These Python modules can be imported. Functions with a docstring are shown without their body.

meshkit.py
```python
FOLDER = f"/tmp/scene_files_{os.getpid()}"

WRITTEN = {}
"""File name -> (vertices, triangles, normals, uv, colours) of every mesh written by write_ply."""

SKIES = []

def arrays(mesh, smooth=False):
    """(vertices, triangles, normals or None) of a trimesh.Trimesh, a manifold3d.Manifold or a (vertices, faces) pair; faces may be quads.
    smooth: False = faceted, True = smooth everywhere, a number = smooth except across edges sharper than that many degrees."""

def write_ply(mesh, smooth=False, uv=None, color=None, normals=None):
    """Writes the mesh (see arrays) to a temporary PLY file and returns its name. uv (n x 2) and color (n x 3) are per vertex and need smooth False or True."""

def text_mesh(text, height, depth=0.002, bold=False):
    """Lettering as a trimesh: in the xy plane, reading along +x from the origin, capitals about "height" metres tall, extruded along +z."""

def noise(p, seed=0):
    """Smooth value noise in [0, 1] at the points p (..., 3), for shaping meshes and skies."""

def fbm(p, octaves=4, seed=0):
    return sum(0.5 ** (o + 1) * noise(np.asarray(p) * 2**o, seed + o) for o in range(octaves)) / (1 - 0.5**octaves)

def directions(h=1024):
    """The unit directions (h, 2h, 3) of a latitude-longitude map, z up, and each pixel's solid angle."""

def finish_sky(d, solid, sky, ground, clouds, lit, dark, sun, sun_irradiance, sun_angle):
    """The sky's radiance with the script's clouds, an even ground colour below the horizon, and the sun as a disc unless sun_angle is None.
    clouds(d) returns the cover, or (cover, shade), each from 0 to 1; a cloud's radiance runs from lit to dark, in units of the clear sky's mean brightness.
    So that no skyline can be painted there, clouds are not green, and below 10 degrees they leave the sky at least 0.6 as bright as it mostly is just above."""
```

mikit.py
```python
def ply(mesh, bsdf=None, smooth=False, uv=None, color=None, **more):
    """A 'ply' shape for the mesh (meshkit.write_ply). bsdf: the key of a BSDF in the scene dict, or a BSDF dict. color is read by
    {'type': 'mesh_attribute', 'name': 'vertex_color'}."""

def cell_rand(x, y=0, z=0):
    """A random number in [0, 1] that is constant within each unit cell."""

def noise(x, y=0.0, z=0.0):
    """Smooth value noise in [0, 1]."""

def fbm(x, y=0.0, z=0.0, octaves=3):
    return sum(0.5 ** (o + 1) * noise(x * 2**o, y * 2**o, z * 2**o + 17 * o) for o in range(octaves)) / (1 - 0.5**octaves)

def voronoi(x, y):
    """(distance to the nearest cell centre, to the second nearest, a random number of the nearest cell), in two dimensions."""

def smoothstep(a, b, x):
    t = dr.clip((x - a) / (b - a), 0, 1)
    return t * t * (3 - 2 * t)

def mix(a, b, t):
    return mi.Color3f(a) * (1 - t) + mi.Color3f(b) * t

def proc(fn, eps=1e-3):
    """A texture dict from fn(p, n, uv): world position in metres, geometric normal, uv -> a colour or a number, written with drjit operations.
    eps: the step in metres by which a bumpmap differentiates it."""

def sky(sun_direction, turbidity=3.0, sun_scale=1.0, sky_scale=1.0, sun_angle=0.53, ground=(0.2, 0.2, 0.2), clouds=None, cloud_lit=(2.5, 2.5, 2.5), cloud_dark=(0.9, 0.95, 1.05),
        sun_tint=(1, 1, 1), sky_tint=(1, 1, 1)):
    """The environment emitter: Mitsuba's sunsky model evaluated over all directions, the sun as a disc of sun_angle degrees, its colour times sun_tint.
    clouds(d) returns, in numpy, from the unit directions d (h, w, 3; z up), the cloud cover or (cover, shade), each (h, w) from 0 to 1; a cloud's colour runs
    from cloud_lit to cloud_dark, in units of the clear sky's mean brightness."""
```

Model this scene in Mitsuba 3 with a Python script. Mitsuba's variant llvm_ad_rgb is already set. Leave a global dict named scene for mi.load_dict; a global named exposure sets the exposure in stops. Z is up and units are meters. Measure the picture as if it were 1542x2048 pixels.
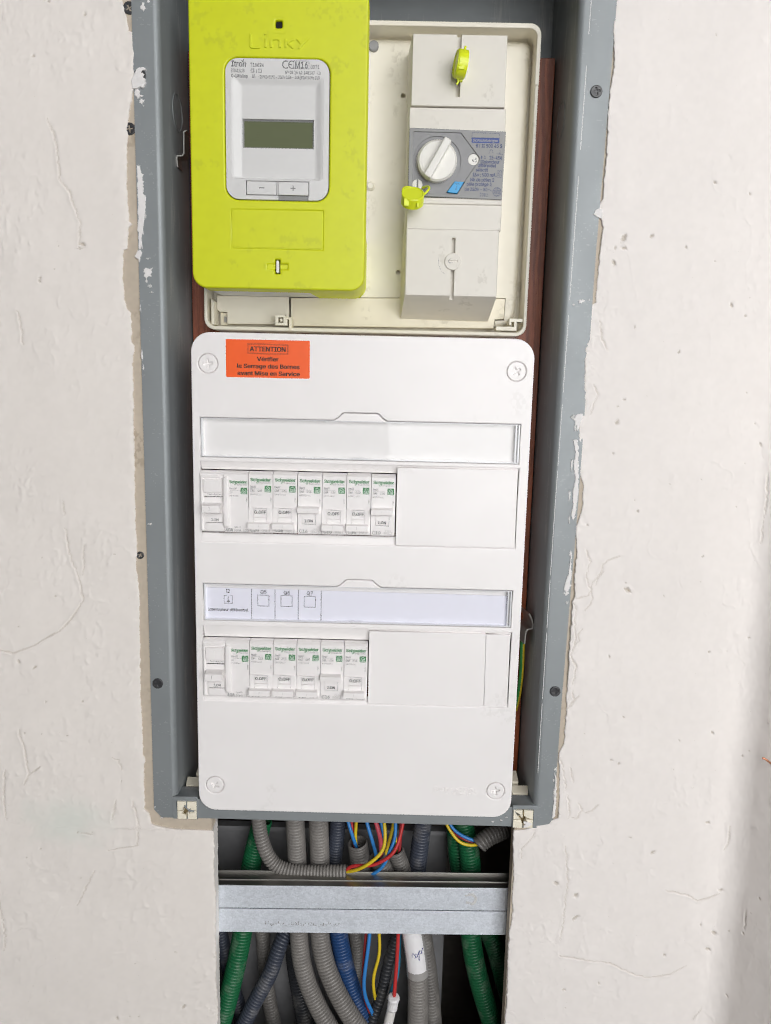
import math, random
import numpy as np, trimesh, mitsuba as mi, drjit as dr, mikit, meshkit
import shapely
from shapely import Polygon, LineString, Point, affinity, unary_union
from shapely.geometry.polygon import orient
from scipy.interpolate import CubicSpline
from scipy.spatial import cKDTree
from mikit import noise, fbm, voronoi, cell_rand, smoothstep, mix, proc
T = mi.ScalarTransform4f
random.seed(7); rng = np.random.default_rng(7)
scene, labels = {}, {}
MM = 0.001

# ---------------------------------------------------------------- camera, light, exposure (modelling units are millimetres, scene is metres)
cam_o = np.array([23.27, -575.63, 151.59]) * MM
pitch, roll, yaw = 0.161966, -0.022555, -0.006794
fwd = np.array([math.sin(yaw) * math.cos(pitch), math.cos(yaw) * math.cos(pitch), -math.sin(pitch)])
right = np.array([math.cos(yaw), -math.sin(yaw), 0.0])
down = np.cross(fwd, right)
up = -(-right * math.sin(roll) + down * math.cos(roll))
scene['camera'] = {'type': 'perspective', 'fov': math.degrees(2 * math.atan(771 / 1541)), 'fov_axis': 'x', 'near_clip': 0.02, 'far_clip': 50.0,
                   'to_world': T().look_at(origin=cam_o.tolist(), target=(cam_o + fwd).tolist(), up=up.tolist())}
exposure = 0.12
# soft light of the room all round, and the daylight window across the room, to the right of the photographer
scene['room_light'] = {'type': 'constant', 'radiance': {'type': 'rgb', 'value': [0.075, 0.071, 0.068]}}
scene['window_light'] = {'type': 'rectangle', 'to_world': T().look_at(origin=[0.72, -1.85, 0.42], target=[0.0, 0.0, 0.0], up=[0, 0, 1]) @ T().scale([0.8, 0.95, 1]),
                         'emitter': {'type': 'area', 'radiance': {'type': 'rgb', 'value': [4.80, 4.80, 4.80]}}}
labels['window_light'] = {'label': 'bright daylight window across the room', 'category': 'window'}

# ---------------------------------------------------------------- materials
def pr(key, col, rough=0.45, **k):
    c = proc(col) if callable(col) else {'type': 'rgb', 'value': list(col)}
    r = proc(rough) if callable(rough) else rough
    scene[key] = {'type': 'twosided', 'bsdf': {'type': 'principled', 'base_color': c, 'roughness': r, **k}}
def grain(col, amt=0.05, f=300.0, dirt=None, damt=0.0, df=60.0, lo=0.62, hi=0.75):
    """A plastic or paint colour with slight mottling and, if wanted, patches of grime."""
    def fn(p, n, uv):
        c = mi.Color3f(*col) * (1 - amt + 2 * amt * fbm(p.x * f, p.y * f, p.z * f, 3))
        if dirt is not None:
            m = smoothstep(lo, hi, fbm(p.x * df + 3, p.y * df, p.z * df * 0.7, 4)) * smoothstep(0.42, 0.62, fbm(p.x * 420, p.y * 420, p.z * 260, 3)) * damt
            c = mix(c, dirt, m)
        return c
    return fn
pr('white_plastic', grain((0.79, 0.765, 0.755), 0.02, 25, (0.60, 0.575, 0.55), 0.25, 30.0, 0.66, 0.76), lambda p, n, uv: 0.27 + 0.12 * fbm(p.x * 40, p.z * 40, 0, 3), specular=0.5)
pr('breaker_plastic', grain((0.77, 0.745, 0.735), 0.012), 0.38)
pr('window_floor', (0.74, 0.725, 0.715), 0.5)
pr('paper_white', grain((0.72, 0.72, 0.80), 0.01, 900), 0.7)
pr('lime_plastic', grain((0.57, 0.615, 0.006), 0.02, 200, (0.33, 0.36, 0.03), 0.20, 85.0, 0.60, 0.72), 0.42)
pr('display_plastic', grain((0.60, 0.595, 0.585), 0.015), 0.35)
pr('meter_grey', grain((0.60, 0.60, 0.60), 0.03), 0.5)
pr('lcd', (0.125, 0.14, 0.08), 0.12, specular=0.25)
pr('dark_glass', (0.02, 0.02, 0.022), 0.1)
pr('flat_grey', (0.22, 0.22, 0.22), 0.5)
pr('cream_plastic', grain((0.69, 0.655, 0.555), 0.025, 120, (0.40, 0.36, 0.27), 0.4, 50.0, 0.6, 0.75), 0.42)
pr('cream_plastic_yellowed', grain((0.67, 0.62, 0.49), 0.025, 120, (0.38, 0.34, 0.24), 0.4, 55.0, 0.6, 0.75), 0.42)
pr('switch_plastic', grain((0.63, 0.60, 0.54), 0.02, 150, (0.40, 0.37, 0.31), 0.35, 80.0, 0.62, 0.74), 0.42)
pr('switch_grey', grain((0.215, 0.215, 0.22), 0.04, 250), 0.42)
pr('switch_grey_light', grain((0.23, 0.23, 0.23), 0.04, 250), 0.42)
pr('knob_plastic', grain((0.66, 0.645, 0.60), 0.03, 300), 0.3)
pr('switch_blue', (0.03, 0.30, 0.60), 0.4)
pr('navy_print', (0.03, 0.045, 0.13), 0.5)
pr('band_blue', (0.035, 0.06, 0.22), 0.5)
pr('seal_yellow', (0.66, 0.74, 0.02), 0.3)
pr('clip_cream', grain((0.76, 0.71, 0.58), 0.03, 200), 0.45)
pr('clip_dirt', grain((0.16, 0.12, 0.055), 0.3, 900), 0.8)
pr('black_print', (0.025, 0.025, 0.03), 0.5)
pr('grey_print', (0.11, 0.11, 0.115), 0.5)
pr('pale_print', (0.30, 0.295, 0.295), 0.5)
pr('green_print', (0.004, 0.16, 0.035), 0.45)
pr('white_print', (0.78, 0.80, 0.78), 0.5)
pr('orange_paper', grain((0.83, 0.105, 0.012), 0.02, 500), 0.4)
pr('sticker_print', (0.035, 0.008, 0.006), 0.5)
pr('screw_black', grain((0.035, 0.035, 0.038), 0.2, 900), 0.35, specular=0.6)
pr('board_tan', grain((0.47, 0.405, 0.325), 0.06, 300, (0.30, 0.24, 0.17), 0.5, 45.0, 0.6, 0.72), 0.85)
pr('core_tan', grain((0.38, 0.325, 0.26), 0.15, 500), 0.9)
pr('splash_white', grain((0.70, 0.68, 0.67), 0.04, 500), 0.7)
pr('splash_thin', grain((0.52, 0.52, 0.51), 0.08, 900), 0.7)
pr('reveal_white', grain((0.66, 0.64, 0.61), 0.07, 300), 0.85)
pr('brass', (0.55, 0.38, 0.12), 0.35, metallic=0.9)
pr('copper', (0.80, 0.36, 0.20), 0.28, metallic=1.0)
pr('zinc_dull_and_shade', (0.36, 0.35, 0.33), 0.42, metallic=0.95)  # dull zinc of the brackets; on the rail flange its darkness is painted shade
scene['skim'] = {'type': 'twosided', 'bsdf': {'type': 'principled', 'base_color': {'type': 'mesh_attribute', 'name': 'vertex_color'}, 'roughness': 0.75, 'specular': 0.35}}

def steel_col(p, n, uv):
    x, y, z = p.x * 1000, p.y * 1000, p.z * 1000
    c = mi.Color3f(0.250, 0.270, 0.278) * (0.95 + 0.10 * fbm(x * 0.06, y * 0.06, z * 0.02, 3)) * (0.985 + 0.03 * noise(x * 0.4, y * 0.4, z * 1.6))
    # plaster dust wiped down the inner sides, streaky
    st = fbm(x * 0.08, y * 0.16, z * 0.022, 4) * 0.65 + fbm(x * 0.9, y * 1.1, z * 0.05, 3) * 0.35
    inside = smoothstep(5.0, 9.0, y)
    dust = smoothstep(0.56, 0.68, st) * inside * 0.30
    c = mix(c, (0.50, 0.48, 0.45), dust)
    sp = smoothstep(0.80, 0.84, noise(x * 0.7, y * 0.7, z * 0.7)) * smoothstep(0.55, 0.6, noise(x * 0.11, y * 0.1, z * 0.05 + 4))
    return mix(c, (0.45, 0.45, 0.45), sp * 0.25)
pr('steel_paint', steel_col, lambda p, n, uv: 0.46 + 0.12 * fbm(p.x * 60, p.y * 60, p.z * 18, 3), specular=0.5, metallic=0.3)
def zinc_col(p, n, uv):
    a, b, r = voronoi(p.x * 700 + noise(p.x * 1500, p.z * 1500) * 0.8, p.z * 700 + p.y * 700)
    a2, b2, r2 = voronoi(p.x * 1100 + 7, p.z * 1100 + p.y * 1100)
    return mi.Color3f(0.73, 0.77, 0.83) * (0.86 + 0.15 * r + 0.11 * r2 + 0.1 * fbm(p.x * 50, p.z * 50, 0, 2))
def zinc_rough(p, n, uv):
    a, b, r = voronoi(p.x * 700 + noise(p.x * 1500, p.z * 1500) * 0.8, p.z * 700 + p.y * 700)
    return 0.34 + 0.22 * r
pr('zinc', zinc_col, zinc_rough, metallic=0.45, specular=0.5)
def wood_col(p, n, uv):
    x, y, z = p.x * 1000, p.y * 1000, p.z * 1000
    g = fbm(x * 0.55 + 2 * noise(z * 0.02, x * 0.05), y * 0.4, z * 0.018, 4)
    f = noise(x * 5, y * 5, z * 0.25)
    return mix((0.17, 0.038, 0.012), (0.32, 0.080, 0.028), smoothstep(0.3, 0.7, g)) * (0.85 + 0.3 * f)
pr('board_wood', wood_col, 0.4)
def plastic_tube(key, col, rough=0.4):
    pr(key, lambda p, n, uv: mix(mi.Color3f(*col) * (0.88 + 0.24 * fbm(p.x * 260, p.y * 260, p.z * 90, 3)), (0.36, 0.34, 0.31), 0.16 * smoothstep(0.5, 0.72, fbm(p.x * 110 + 5, p.y * 110, p.z * 75, 4))), rough)
plastic_tube('tube_grey', (0.195, 0.183, 0.172))
plastic_tube('tube_grey_dark', (0.13, 0.122, 0.115))
plastic_tube('tube_navy', (0.045, 0.052, 0.072))
plastic_tube('tube_black', (0.03, 0.032, 0.037))
plastic_tube('tube_green', (0.011, 0.118, 0.046))
plastic_tube('tube_blue', (0.018, 0.056, 0.16))
pr('wire_blue', (0.03, 0.19, 0.50), 0.4); pr('wire_red', (0.46, 0.03, 0.03), 0.4); pr('wire_pink', (0.62, 0.09, 0.12), 0.35)
pr('wire_dark_red', (0.28, 0.025, 0.03), 0.4); pr('wire_teal', (0.03, 0.20, 0.32), 0.4); pr('wire_white', (0.70, 0.68, 0.66), 0.4)
def stripe_col(p, n, uv):
    return dr.select(n.x + 0.35 * dr.sin(p.z * 40) > 0.1, mi.Color3f(0.66, 0.50, 0.03), mi.Color3f(0.03, 0.22, 0.05))
pr('wire_yellow', (0.62, 0.45, 0.02), 0.4); pr('wire_green_yellow', stripe_col, 0.4)
pr('pen_ink', (0.05, 0.06, 0.22), 0.6)
pr('tape_white', (0.72, 0.71, 0.72), 0.45); pr('tape_clear', (0.30, 0.29, 0.28), 0.25, specular=0.6)
scene['clear_cover'] = {'type': 'thindielectric', 'int_ior': 1.22}
pr('clear_rim', (0.66, 0.665, 0.68), 0.12, specular=0.6)

# ---------------------------------------------------------------- mesh helpers (x right, y into the wall, z up; mm)
def put(key, mesh, bsdf, smooth=32, **k):
    m = mesh if isinstance(mesh, trimesh.Trimesh) else trimesh.util.concatenate(mesh)
    m = trimesh.Trimesh(np.asarray(m.vertices) * MM, m.faces, process=False)
    scene[key] = mikit.ply(m, bsdf, smooth, **k)
    return key
used = {}
def name(base):
    n = used.get(base, -1) + 1; used[base] = n
    return base if n == 0 else '%s_%03d' % (base, n)
def part(parent, what, mesh, bsdf, smooth=32, label=None, kind=None):
    key = name(parent + '__' + what)
    put(key, mesh, bsdf, smooth)
    if label or kind: labels[key] = {**({'label': label} if label else {}), **({'kind': kind} if kind else {})}
    return key
def thing(base, label, cat, group=None):
    key = name(base); labels[key] = {'label': label, 'category': cat}
    if group: labels[key]['group'] = group
    return key
def single(base, mesh, bsdf, label, cat, group=None, smooth=32):
    key = thing(base, label, cat, group); put(key, mesh, bsdf, smooth); return key
def struct(base, mesh, bsdf, smooth=False):
    key = name(base); put(key, mesh, bsdf, smooth); labels[key] = {'kind': 'structure'}; return key
def rr(x0, x1, z0, z1, r=0.0, n=6):
    if r <= 0: return shapely.box(x0, z0, x1, z1)
    pts = []
    for cx, cz, a0 in ((x1 - r, z1 - r, 0), (x0 + r, z1 - r, 90), (x0 + r, z0 + r, 180), (x1 - r, z0 + r, 270)):
        for k in range(n + 1):
            a = math.radians(a0 + 90 * k / n); pts.append((cx + r * math.cos(a), cz + r * math.sin(a)))
    return Polygon(pts)
def circ(x, z, r, n=40):
    return Polygon([(x + r * math.cos(2 * math.pi * k / n), z + r * math.sin(2 * math.pi * k / n)) for k in range(n)])
def polys(g):
    return [p for p in getattr(g, 'geoms', [g]) if p.geom_type == 'Polygon' and p.area > 1e-6]
def inset(P, d):
    a = P - np.roll(P, 1, 0); b = np.roll(P, -1, 0) - P
    na = np.stack([-a[:, 1], a[:, 0]], 1); nb = np.stack([-b[:, 1], b[:, 0]], 1)
    na /= np.linalg.norm(na, axis=1, keepdims=True) + 1e-12; nb /= np.linalg.norm(nb, axis=1, keepdims=True) + 1e-12
    den = np.maximum(1 + (na * nb).sum(1, keepdims=True), 0.35)
    return P + d * (na + nb) / den
def plate(g, yf, yb, r=0.0, seg=3):
    """The outline g (xz) from the front yf to the back yb with its front edges rounded by r."""
    V, F = [], []
    def add(v, f):
        F.append(np.asarray(f) + sum(len(a) for a in V)); V.append(np.asarray(v, float))
    for p in polys(g):
        p = orient(p, 1.0)
        rings = [np.array(q.coords)[:-1] for q in (p.exterior, *p.interiors)]
        front = []
        for R in rings:
            L = [(R, yb), (R, yf + r)]
            if r > 0:
                for k in range(seg - 1, -1, -1):
                    t = math.pi / 2 * k / seg
                    L.append((inset(R, r * (1 - math.sin(t))), yf + r * (1 - math.cos(t))))
            n = len(R); i = np.arange(n); j = (i + 1) % n
            add(np.concatenate([np.stack([q[:, 0], np.full(n, y), q[:, 1]], 1) for q, y in L]),
                np.concatenate([np.concatenate([np.stack([(k + 1) * n + i, k * n + i, k * n + j], 1), np.stack([(k + 1) * n + i, k * n + j, (k + 1) * n + j], 1)]) for k in range(len(L) - 1)]))
            front.append(L[-1][0])
        for rs, y, flip in ((front, yf, False), (rings, yb, True)):
            try:
                v, f = trimesh.creation.triangulate_polygon(Polygon(rs[0], rs[1:]), engine='earcut')
            except Exception:
                v, f = trimesh.creation.triangulate_polygon(p, engine='earcut')
            f = np.asarray(f); a = v[f]
            cw = ((a[:, 1, 0] - a[:, 0, 0]) * (a[:, 2, 1] - a[:, 0, 1]) - (a[:, 1, 1] - a[:, 0, 1]) * (a[:, 2, 0] - a[:, 0, 0])) < 0
            f = np.where((cw ^ flip)[:, None], f[:, ::-1], f)
            add(np.stack([v[:, 0], np.full(len(v), y), v[:, 1]], 1), f)
    return trimesh.Trimesh(np.vstack(V), np.vstack(F), process=True)
def bx(x0, x1, y0, y1, z0, z1, r=0.0, rc=0.0): return plate(rr(x0, x1, z0, z1, rc), y0, y1, r)
def loft(A, ya, B, yb):
    """Sloping band between two outlines with as many points."""
    a, b = (np.array(orient(q, 1.0).exterior.coords)[:-1] for q in (A, B)); n = len(a); i = np.arange(n); j = (i + 1) % n
    V = np.vstack([np.stack([a[:, 0], np.full(n, ya), a[:, 1]], 1), np.stack([b[:, 0], np.full(n, yb), b[:, 1]], 1)])
    return trimesh.Trimesh(V, np.vstack([np.stack([i, j, n + j], 1), np.stack([i, n + j, n + i], 1)]), process=False)
def hull(pts): return trimesh.convex.convex_hull(np.asarray(pts, float))
def frustum(f, yf, b, yb, e=0.7):
    """Box whose front rectangle f and back rectangle b (x0,x1,z0,z1) differ, with a small bevel e at the front."""
    c = lambda q, y, d: [(x, y, z) for x in (q[0] + d, q[1] - d) for z in (q[2] + d, q[3] - d)]
    return hull(c(f, yf, e) + c(f, yf + e * 0.35, e * 0.35) + c(f, yf + e, 0) + c(b, yb, 0))
def cut(a, *bs):
    return trimesh.boolean.difference([a, *bs], engine='manifold')
def spline(P, step):
    P = np.asarray(P, float); d = np.r_[0, np.cumsum(np.linalg.norm(np.diff(P, axis=0), axis=1))]
    cs = CubicSpline(d, P); n = max(int(d[-1] / step), 3)
    return cs(np.linspace(0, d[-1], n + 1))
def sweep(C, R, n=12, inner=0.0):
    """Tube along the points C with radii R; inner: wall thickness of an open pipe."""
    C = np.asarray(C); t = np.gradient(C, axis=0); t /= np.linalg.norm(t, axis=1, keepdims=True)
    u = np.cross(t[0], [0.3, 1, 0.2]); u /= np.linalg.norm(u); U = []
    for k in range(len(C)):
        u = u - t[k] * (u @ t[k]); u /= np.linalg.norm(u); U.append(u)
    U = np.array(U); W = np.cross(t, U)
    if inner:
        k = min(14, len(C) - 1)
        C = np.vstack([C[k:0:-1], C, C[-2:-k - 2:-1]]); U = np.vstack([U[k:0:-1], U, U[-2:-k - 2:-1]]); W = np.vstack([W[k:0:-1], W, W[-2:-k - 2:-1]])
        r0 = max(R) - inner
        R = np.r_[np.full(k, r0), R, np.full(k, r0)]
    a = np.arange(n) * 2 * np.pi / n
    V = C[:, None] + R[:, None, None] * (np.cos(a)[None, :, None] * U[:, None] + np.sin(a)[None, :, None] * W[:, None])
    m = len(C); i, j = np.meshgrid(np.arange(m - 1), np.arange(n), indexing='ij'); p = i * n + j; q = i * n + (j + 1) % n
    F = np.concatenate([np.stack([p, q, q + n], -1).reshape(-1, 3), np.stack([p, q + n, p + n], -1).reshape(-1, 3)])
    if not inner:
        c0, c1 = m * n, m * n + 1
        V = np.vstack([V.reshape(-1, 3), C[0], C[-1]]); k = np.arange(n)
        F = np.vstack([F, np.stack([np.full(n, c0), (k + 1) % n, k], 1), np.stack([np.full(n, c1), (m - 1) * n + k, (m - 1) * n + (k + 1) % n], 1)])
    mesh = trimesh.Trimesh(V.reshape(-1, 3), F, process=False); mesh.fix_normals(multibody=False) if False else None
    return mesh
def tube(P, r, n=10, step=1.5):
    C = spline(P, step); return sweep(C, np.full(len(C), float(r)), n)
def corrugated(P, r, pitch=2.3, depth=0.85, n=22, jit=0.0):
    P = np.asarray(P, float); C = spline(P, pitch / 5); k = np.arange(len(C)) % 5
    R = np.where(k == 0, r - depth, np.where((k == 1) | (k == 4), r - 0.18 * depth, r)).astype(float)
    return sweep(C, R, n, inner=1.3)
def text(s, x, z, h, w=None, bold=False, y=0.0, t=0.1, align='l', rot=0, shear=0.0):
    """Lettering facing the camera: baseline start x, z, cap height h, fitted to the width w; front at y - t."""
    m = meshkit.text_mesh(s, h, t + 0.02, bold=bold)
    v = np.array(m.vertices); v[:, 0] -= v[:, 0].min(); W = v[:, 0].max()
    if w: v[:, 0] *= w / W; W = w
    v[:, 0] += shear * v[:, 1]
    if align == 'c': v[:, 0] -= W / 2
    if rot:
        c, s_ = math.cos(math.radians(rot)), math.sin(math.radians(rot)); v[:, :2] = v[:, :2] @ np.array([[c, s_], [-s_, c]])
    return trimesh.Trimesh(np.stack([v[:, 0] + x, y + 0.02 - v[:, 2], v[:, 1] + z], 1), m.faces, process=False)
def fat(s, x, z, h, w, d=0.12, **k): return [text(s, x + o, z, h, w, True, t=0.1 + 0.01 * i, **k) for i, o in enumerate((-d, 0, d))]
def stroke(pts, w, y=0.0, t=0.1, cap='flat', join='mitre'):
    return plate(LineString(pts).buffer(w / 2, cap_style=cap, join_style=join, quad_segs=4), y - t, y + 0.02)
def frame_line(x0, x1, z0, z1, w, y=0.0, t=0.1):
    return plate(shapely.box(x0, z0, x1, z1).difference(shapely.box(x0 + w, z0 + w, x1 - w, z1 - w)), y - t, y + 0.02)
def blob(x, z, w, h, seed, n=26, rough=0.45):
    g = np.random.default_rng(seed); a = np.arange(n) * 2 * np.pi / n
    r = 1 + rough * (g.random(n) - 0.5) * 2 * 0.8 + rough * 0.4 * np.sin(3 * a + g.random() * 6)
    r = np.maximum(r, 0.25)
    return Polygon([(x + w * r[k] * math.cos(a[k]) * 0.62, z + h * r[k] * math.sin(a[k]) * 0.62) for k in range(n)]).buffer(0)
def axis_disc(c, ax, r, h, n=32, e=0.4):
    """Short drum with its outer face centred at c, axis ax towards the viewer, rounded rim."""
    ax = np.asarray(ax, float) / np.linalg.norm(ax); u = np.cross(ax, [0, 0, 1.0]); u = u / np.linalg.norm(u) if np.linalg.norm(u) > 1e-6 else np.array([1.0, 0, 0]); w = np.cross(ax, u)
    a = np.arange(n) * 2 * np.pi / n; ring = np.cos(a)[:, None] * u + np.sin(a)[:, None] * w
    return hull(np.vstack([np.asarray(c) + ring * (r - e), np.asarray(c) - ax * e + ring * r, np.asarray(c) - ax * h + ring * r]))
def screw_head(x, z, y, r, rot, depth=0.9, bar=0.55, arm=1.9):
    """Cross-head: a disc with a real cross recess and its floor."""
    cross = unary_union([LineString([(-arm, 0), (arm, 0)]).buffer(bar, cap_style='square'), LineString([(0, -arm), (0, arm)]).buffer(bar, cap_style='square')])
    cross = affinity.translate(affinity.rotate(cross, rot, origin=(0, 0)), x, z)
    return [plate(circ(x, z, r, 36).difference(cross), y, y + 1.6, 0.45), plate(cross.buffer(0.05), y + depth, y + 1.5)]

# ---------------------------------------------------------------- the wall: plasterboard, skim coat with cracks, chipped edge round the cabinet
EDGE_L = np.array([(-168.7,420.6),(-169.1,408.1),(-166.0,397.5),(-165.2,388.7),(-161.7,390.0),(-160.7,379.9),(-160.6,369.4),(-162.2,363.9),(-162.0,357.4),(-161.5,352.3),(-163.0,349.4),(-165.0,340.5),(-167.4,331.7),(-168.3,324.8),(-167.4,319.2),(-168.6,314.9),(-168.6,304.9),(-169.2,297.6),(-169.2,274.7),(-168.5,264.5),(-166.4,261.8),(-168.6,259.4),(-169.9,253.5),(-170.2,244.6),(-173.4,244.2),(-174.3,227.5),(-173.8,209.7),(-171.8,203.4),(-169.4,199.9),(-169.3,179.3),(-167.5,177.2),(-168.1,171.8),(-169.4,164.5),(-169.1,149.7),(-169.5,126.2),(-169.7,104.7),(-170.6,62.3),(-170.6,39.3),(-169.9,22.9),(-171.4,10.7),(-170.2,0.1),(-169.2,-17.7),(-170.0,-31.8),(-170.1,-48.4),(-170.9,-101.1),(-170.2,-118.3),(-170.1,-144.6),(-168.2,-148.0),(-170.0,-154.5),(-170.1,-173.9),(-170.2,-190.9),(-166.7,-193.9),(-165.3,-203.5),(-154.0,-206.2),(-143.0,-207.3),(-140.1,-203.6),(-133.5,-202.6),(-128.7,-204.2),(-123.8,-201.4),(-118.1,-202.1),(-114.8,-201.6)]); EDGE_L2 = np.array([(-114.8,-201.6),(-114.3,-225.1),(-115.1,-247.5),(-113.7,-270.1),(-114.6,-302.3),(-114.0,-326.0),(-114.7,-344.4),(-113.3,-368.2),(-113.9,-411.8)])
EDGE_R = np.array([(168.7,426.4),(168.5,414.0),(167.6,393.1),(170.0,373.8),(167.9,354.2),(167.8,341.0),(168.6,318.1),(167.9,298.2),(167.7,285.5),(163.9,279.7),(164.2,273.9),(167.9,271.3),(169.4,265.9),(168.5,257.7),(168.3,244.3),(167.9,230.2),(167.8,214.5),(163.0,211.6),(162.1,202.1),(162.5,191.1),(162.4,180.8),(162.8,163.2),(162.9,144.7),(163.1,134.8),(158.5,132.5),(161.1,126.4),(161.5,113.1),(162.2,96.7),(164.2,89.2),(167.3,81.0),(167.6,70.4),(167.0,61.6),(163.6,49.7),(164.5,41.6),(165.5,31.9),(164.8,12.0),(165.8,-4.5),(164.2,-8.5),(164.7,-23.3),(164.3,-41.8),(164.6,-59.6),(164.8,-76.0),(164.5,-84.3),(165.2,-95.4),(165.0,-105.9),(165.3,-123.5),(161.8,-132.5),(161.4,-138.0),(162.7,-147.4),(163.8,-166.7),(164.3,-188.8),(158.8,-191.1),(155.8,-194.3),(146.6,-195.4),(141.9,-198.2),(137.1,-200.1),(128.7,-200.3)]); EDGE_R2 = np.array([(128.7,-200.3),(129.1,-218.0),(130.8,-244.7),(130.5,-262.8),(131.8,-271.9),(129.6,-295.3),(129.8,-318.1),(130.3,-353.8),(130.2,-378.7),(130.6,-403.8)])
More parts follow.
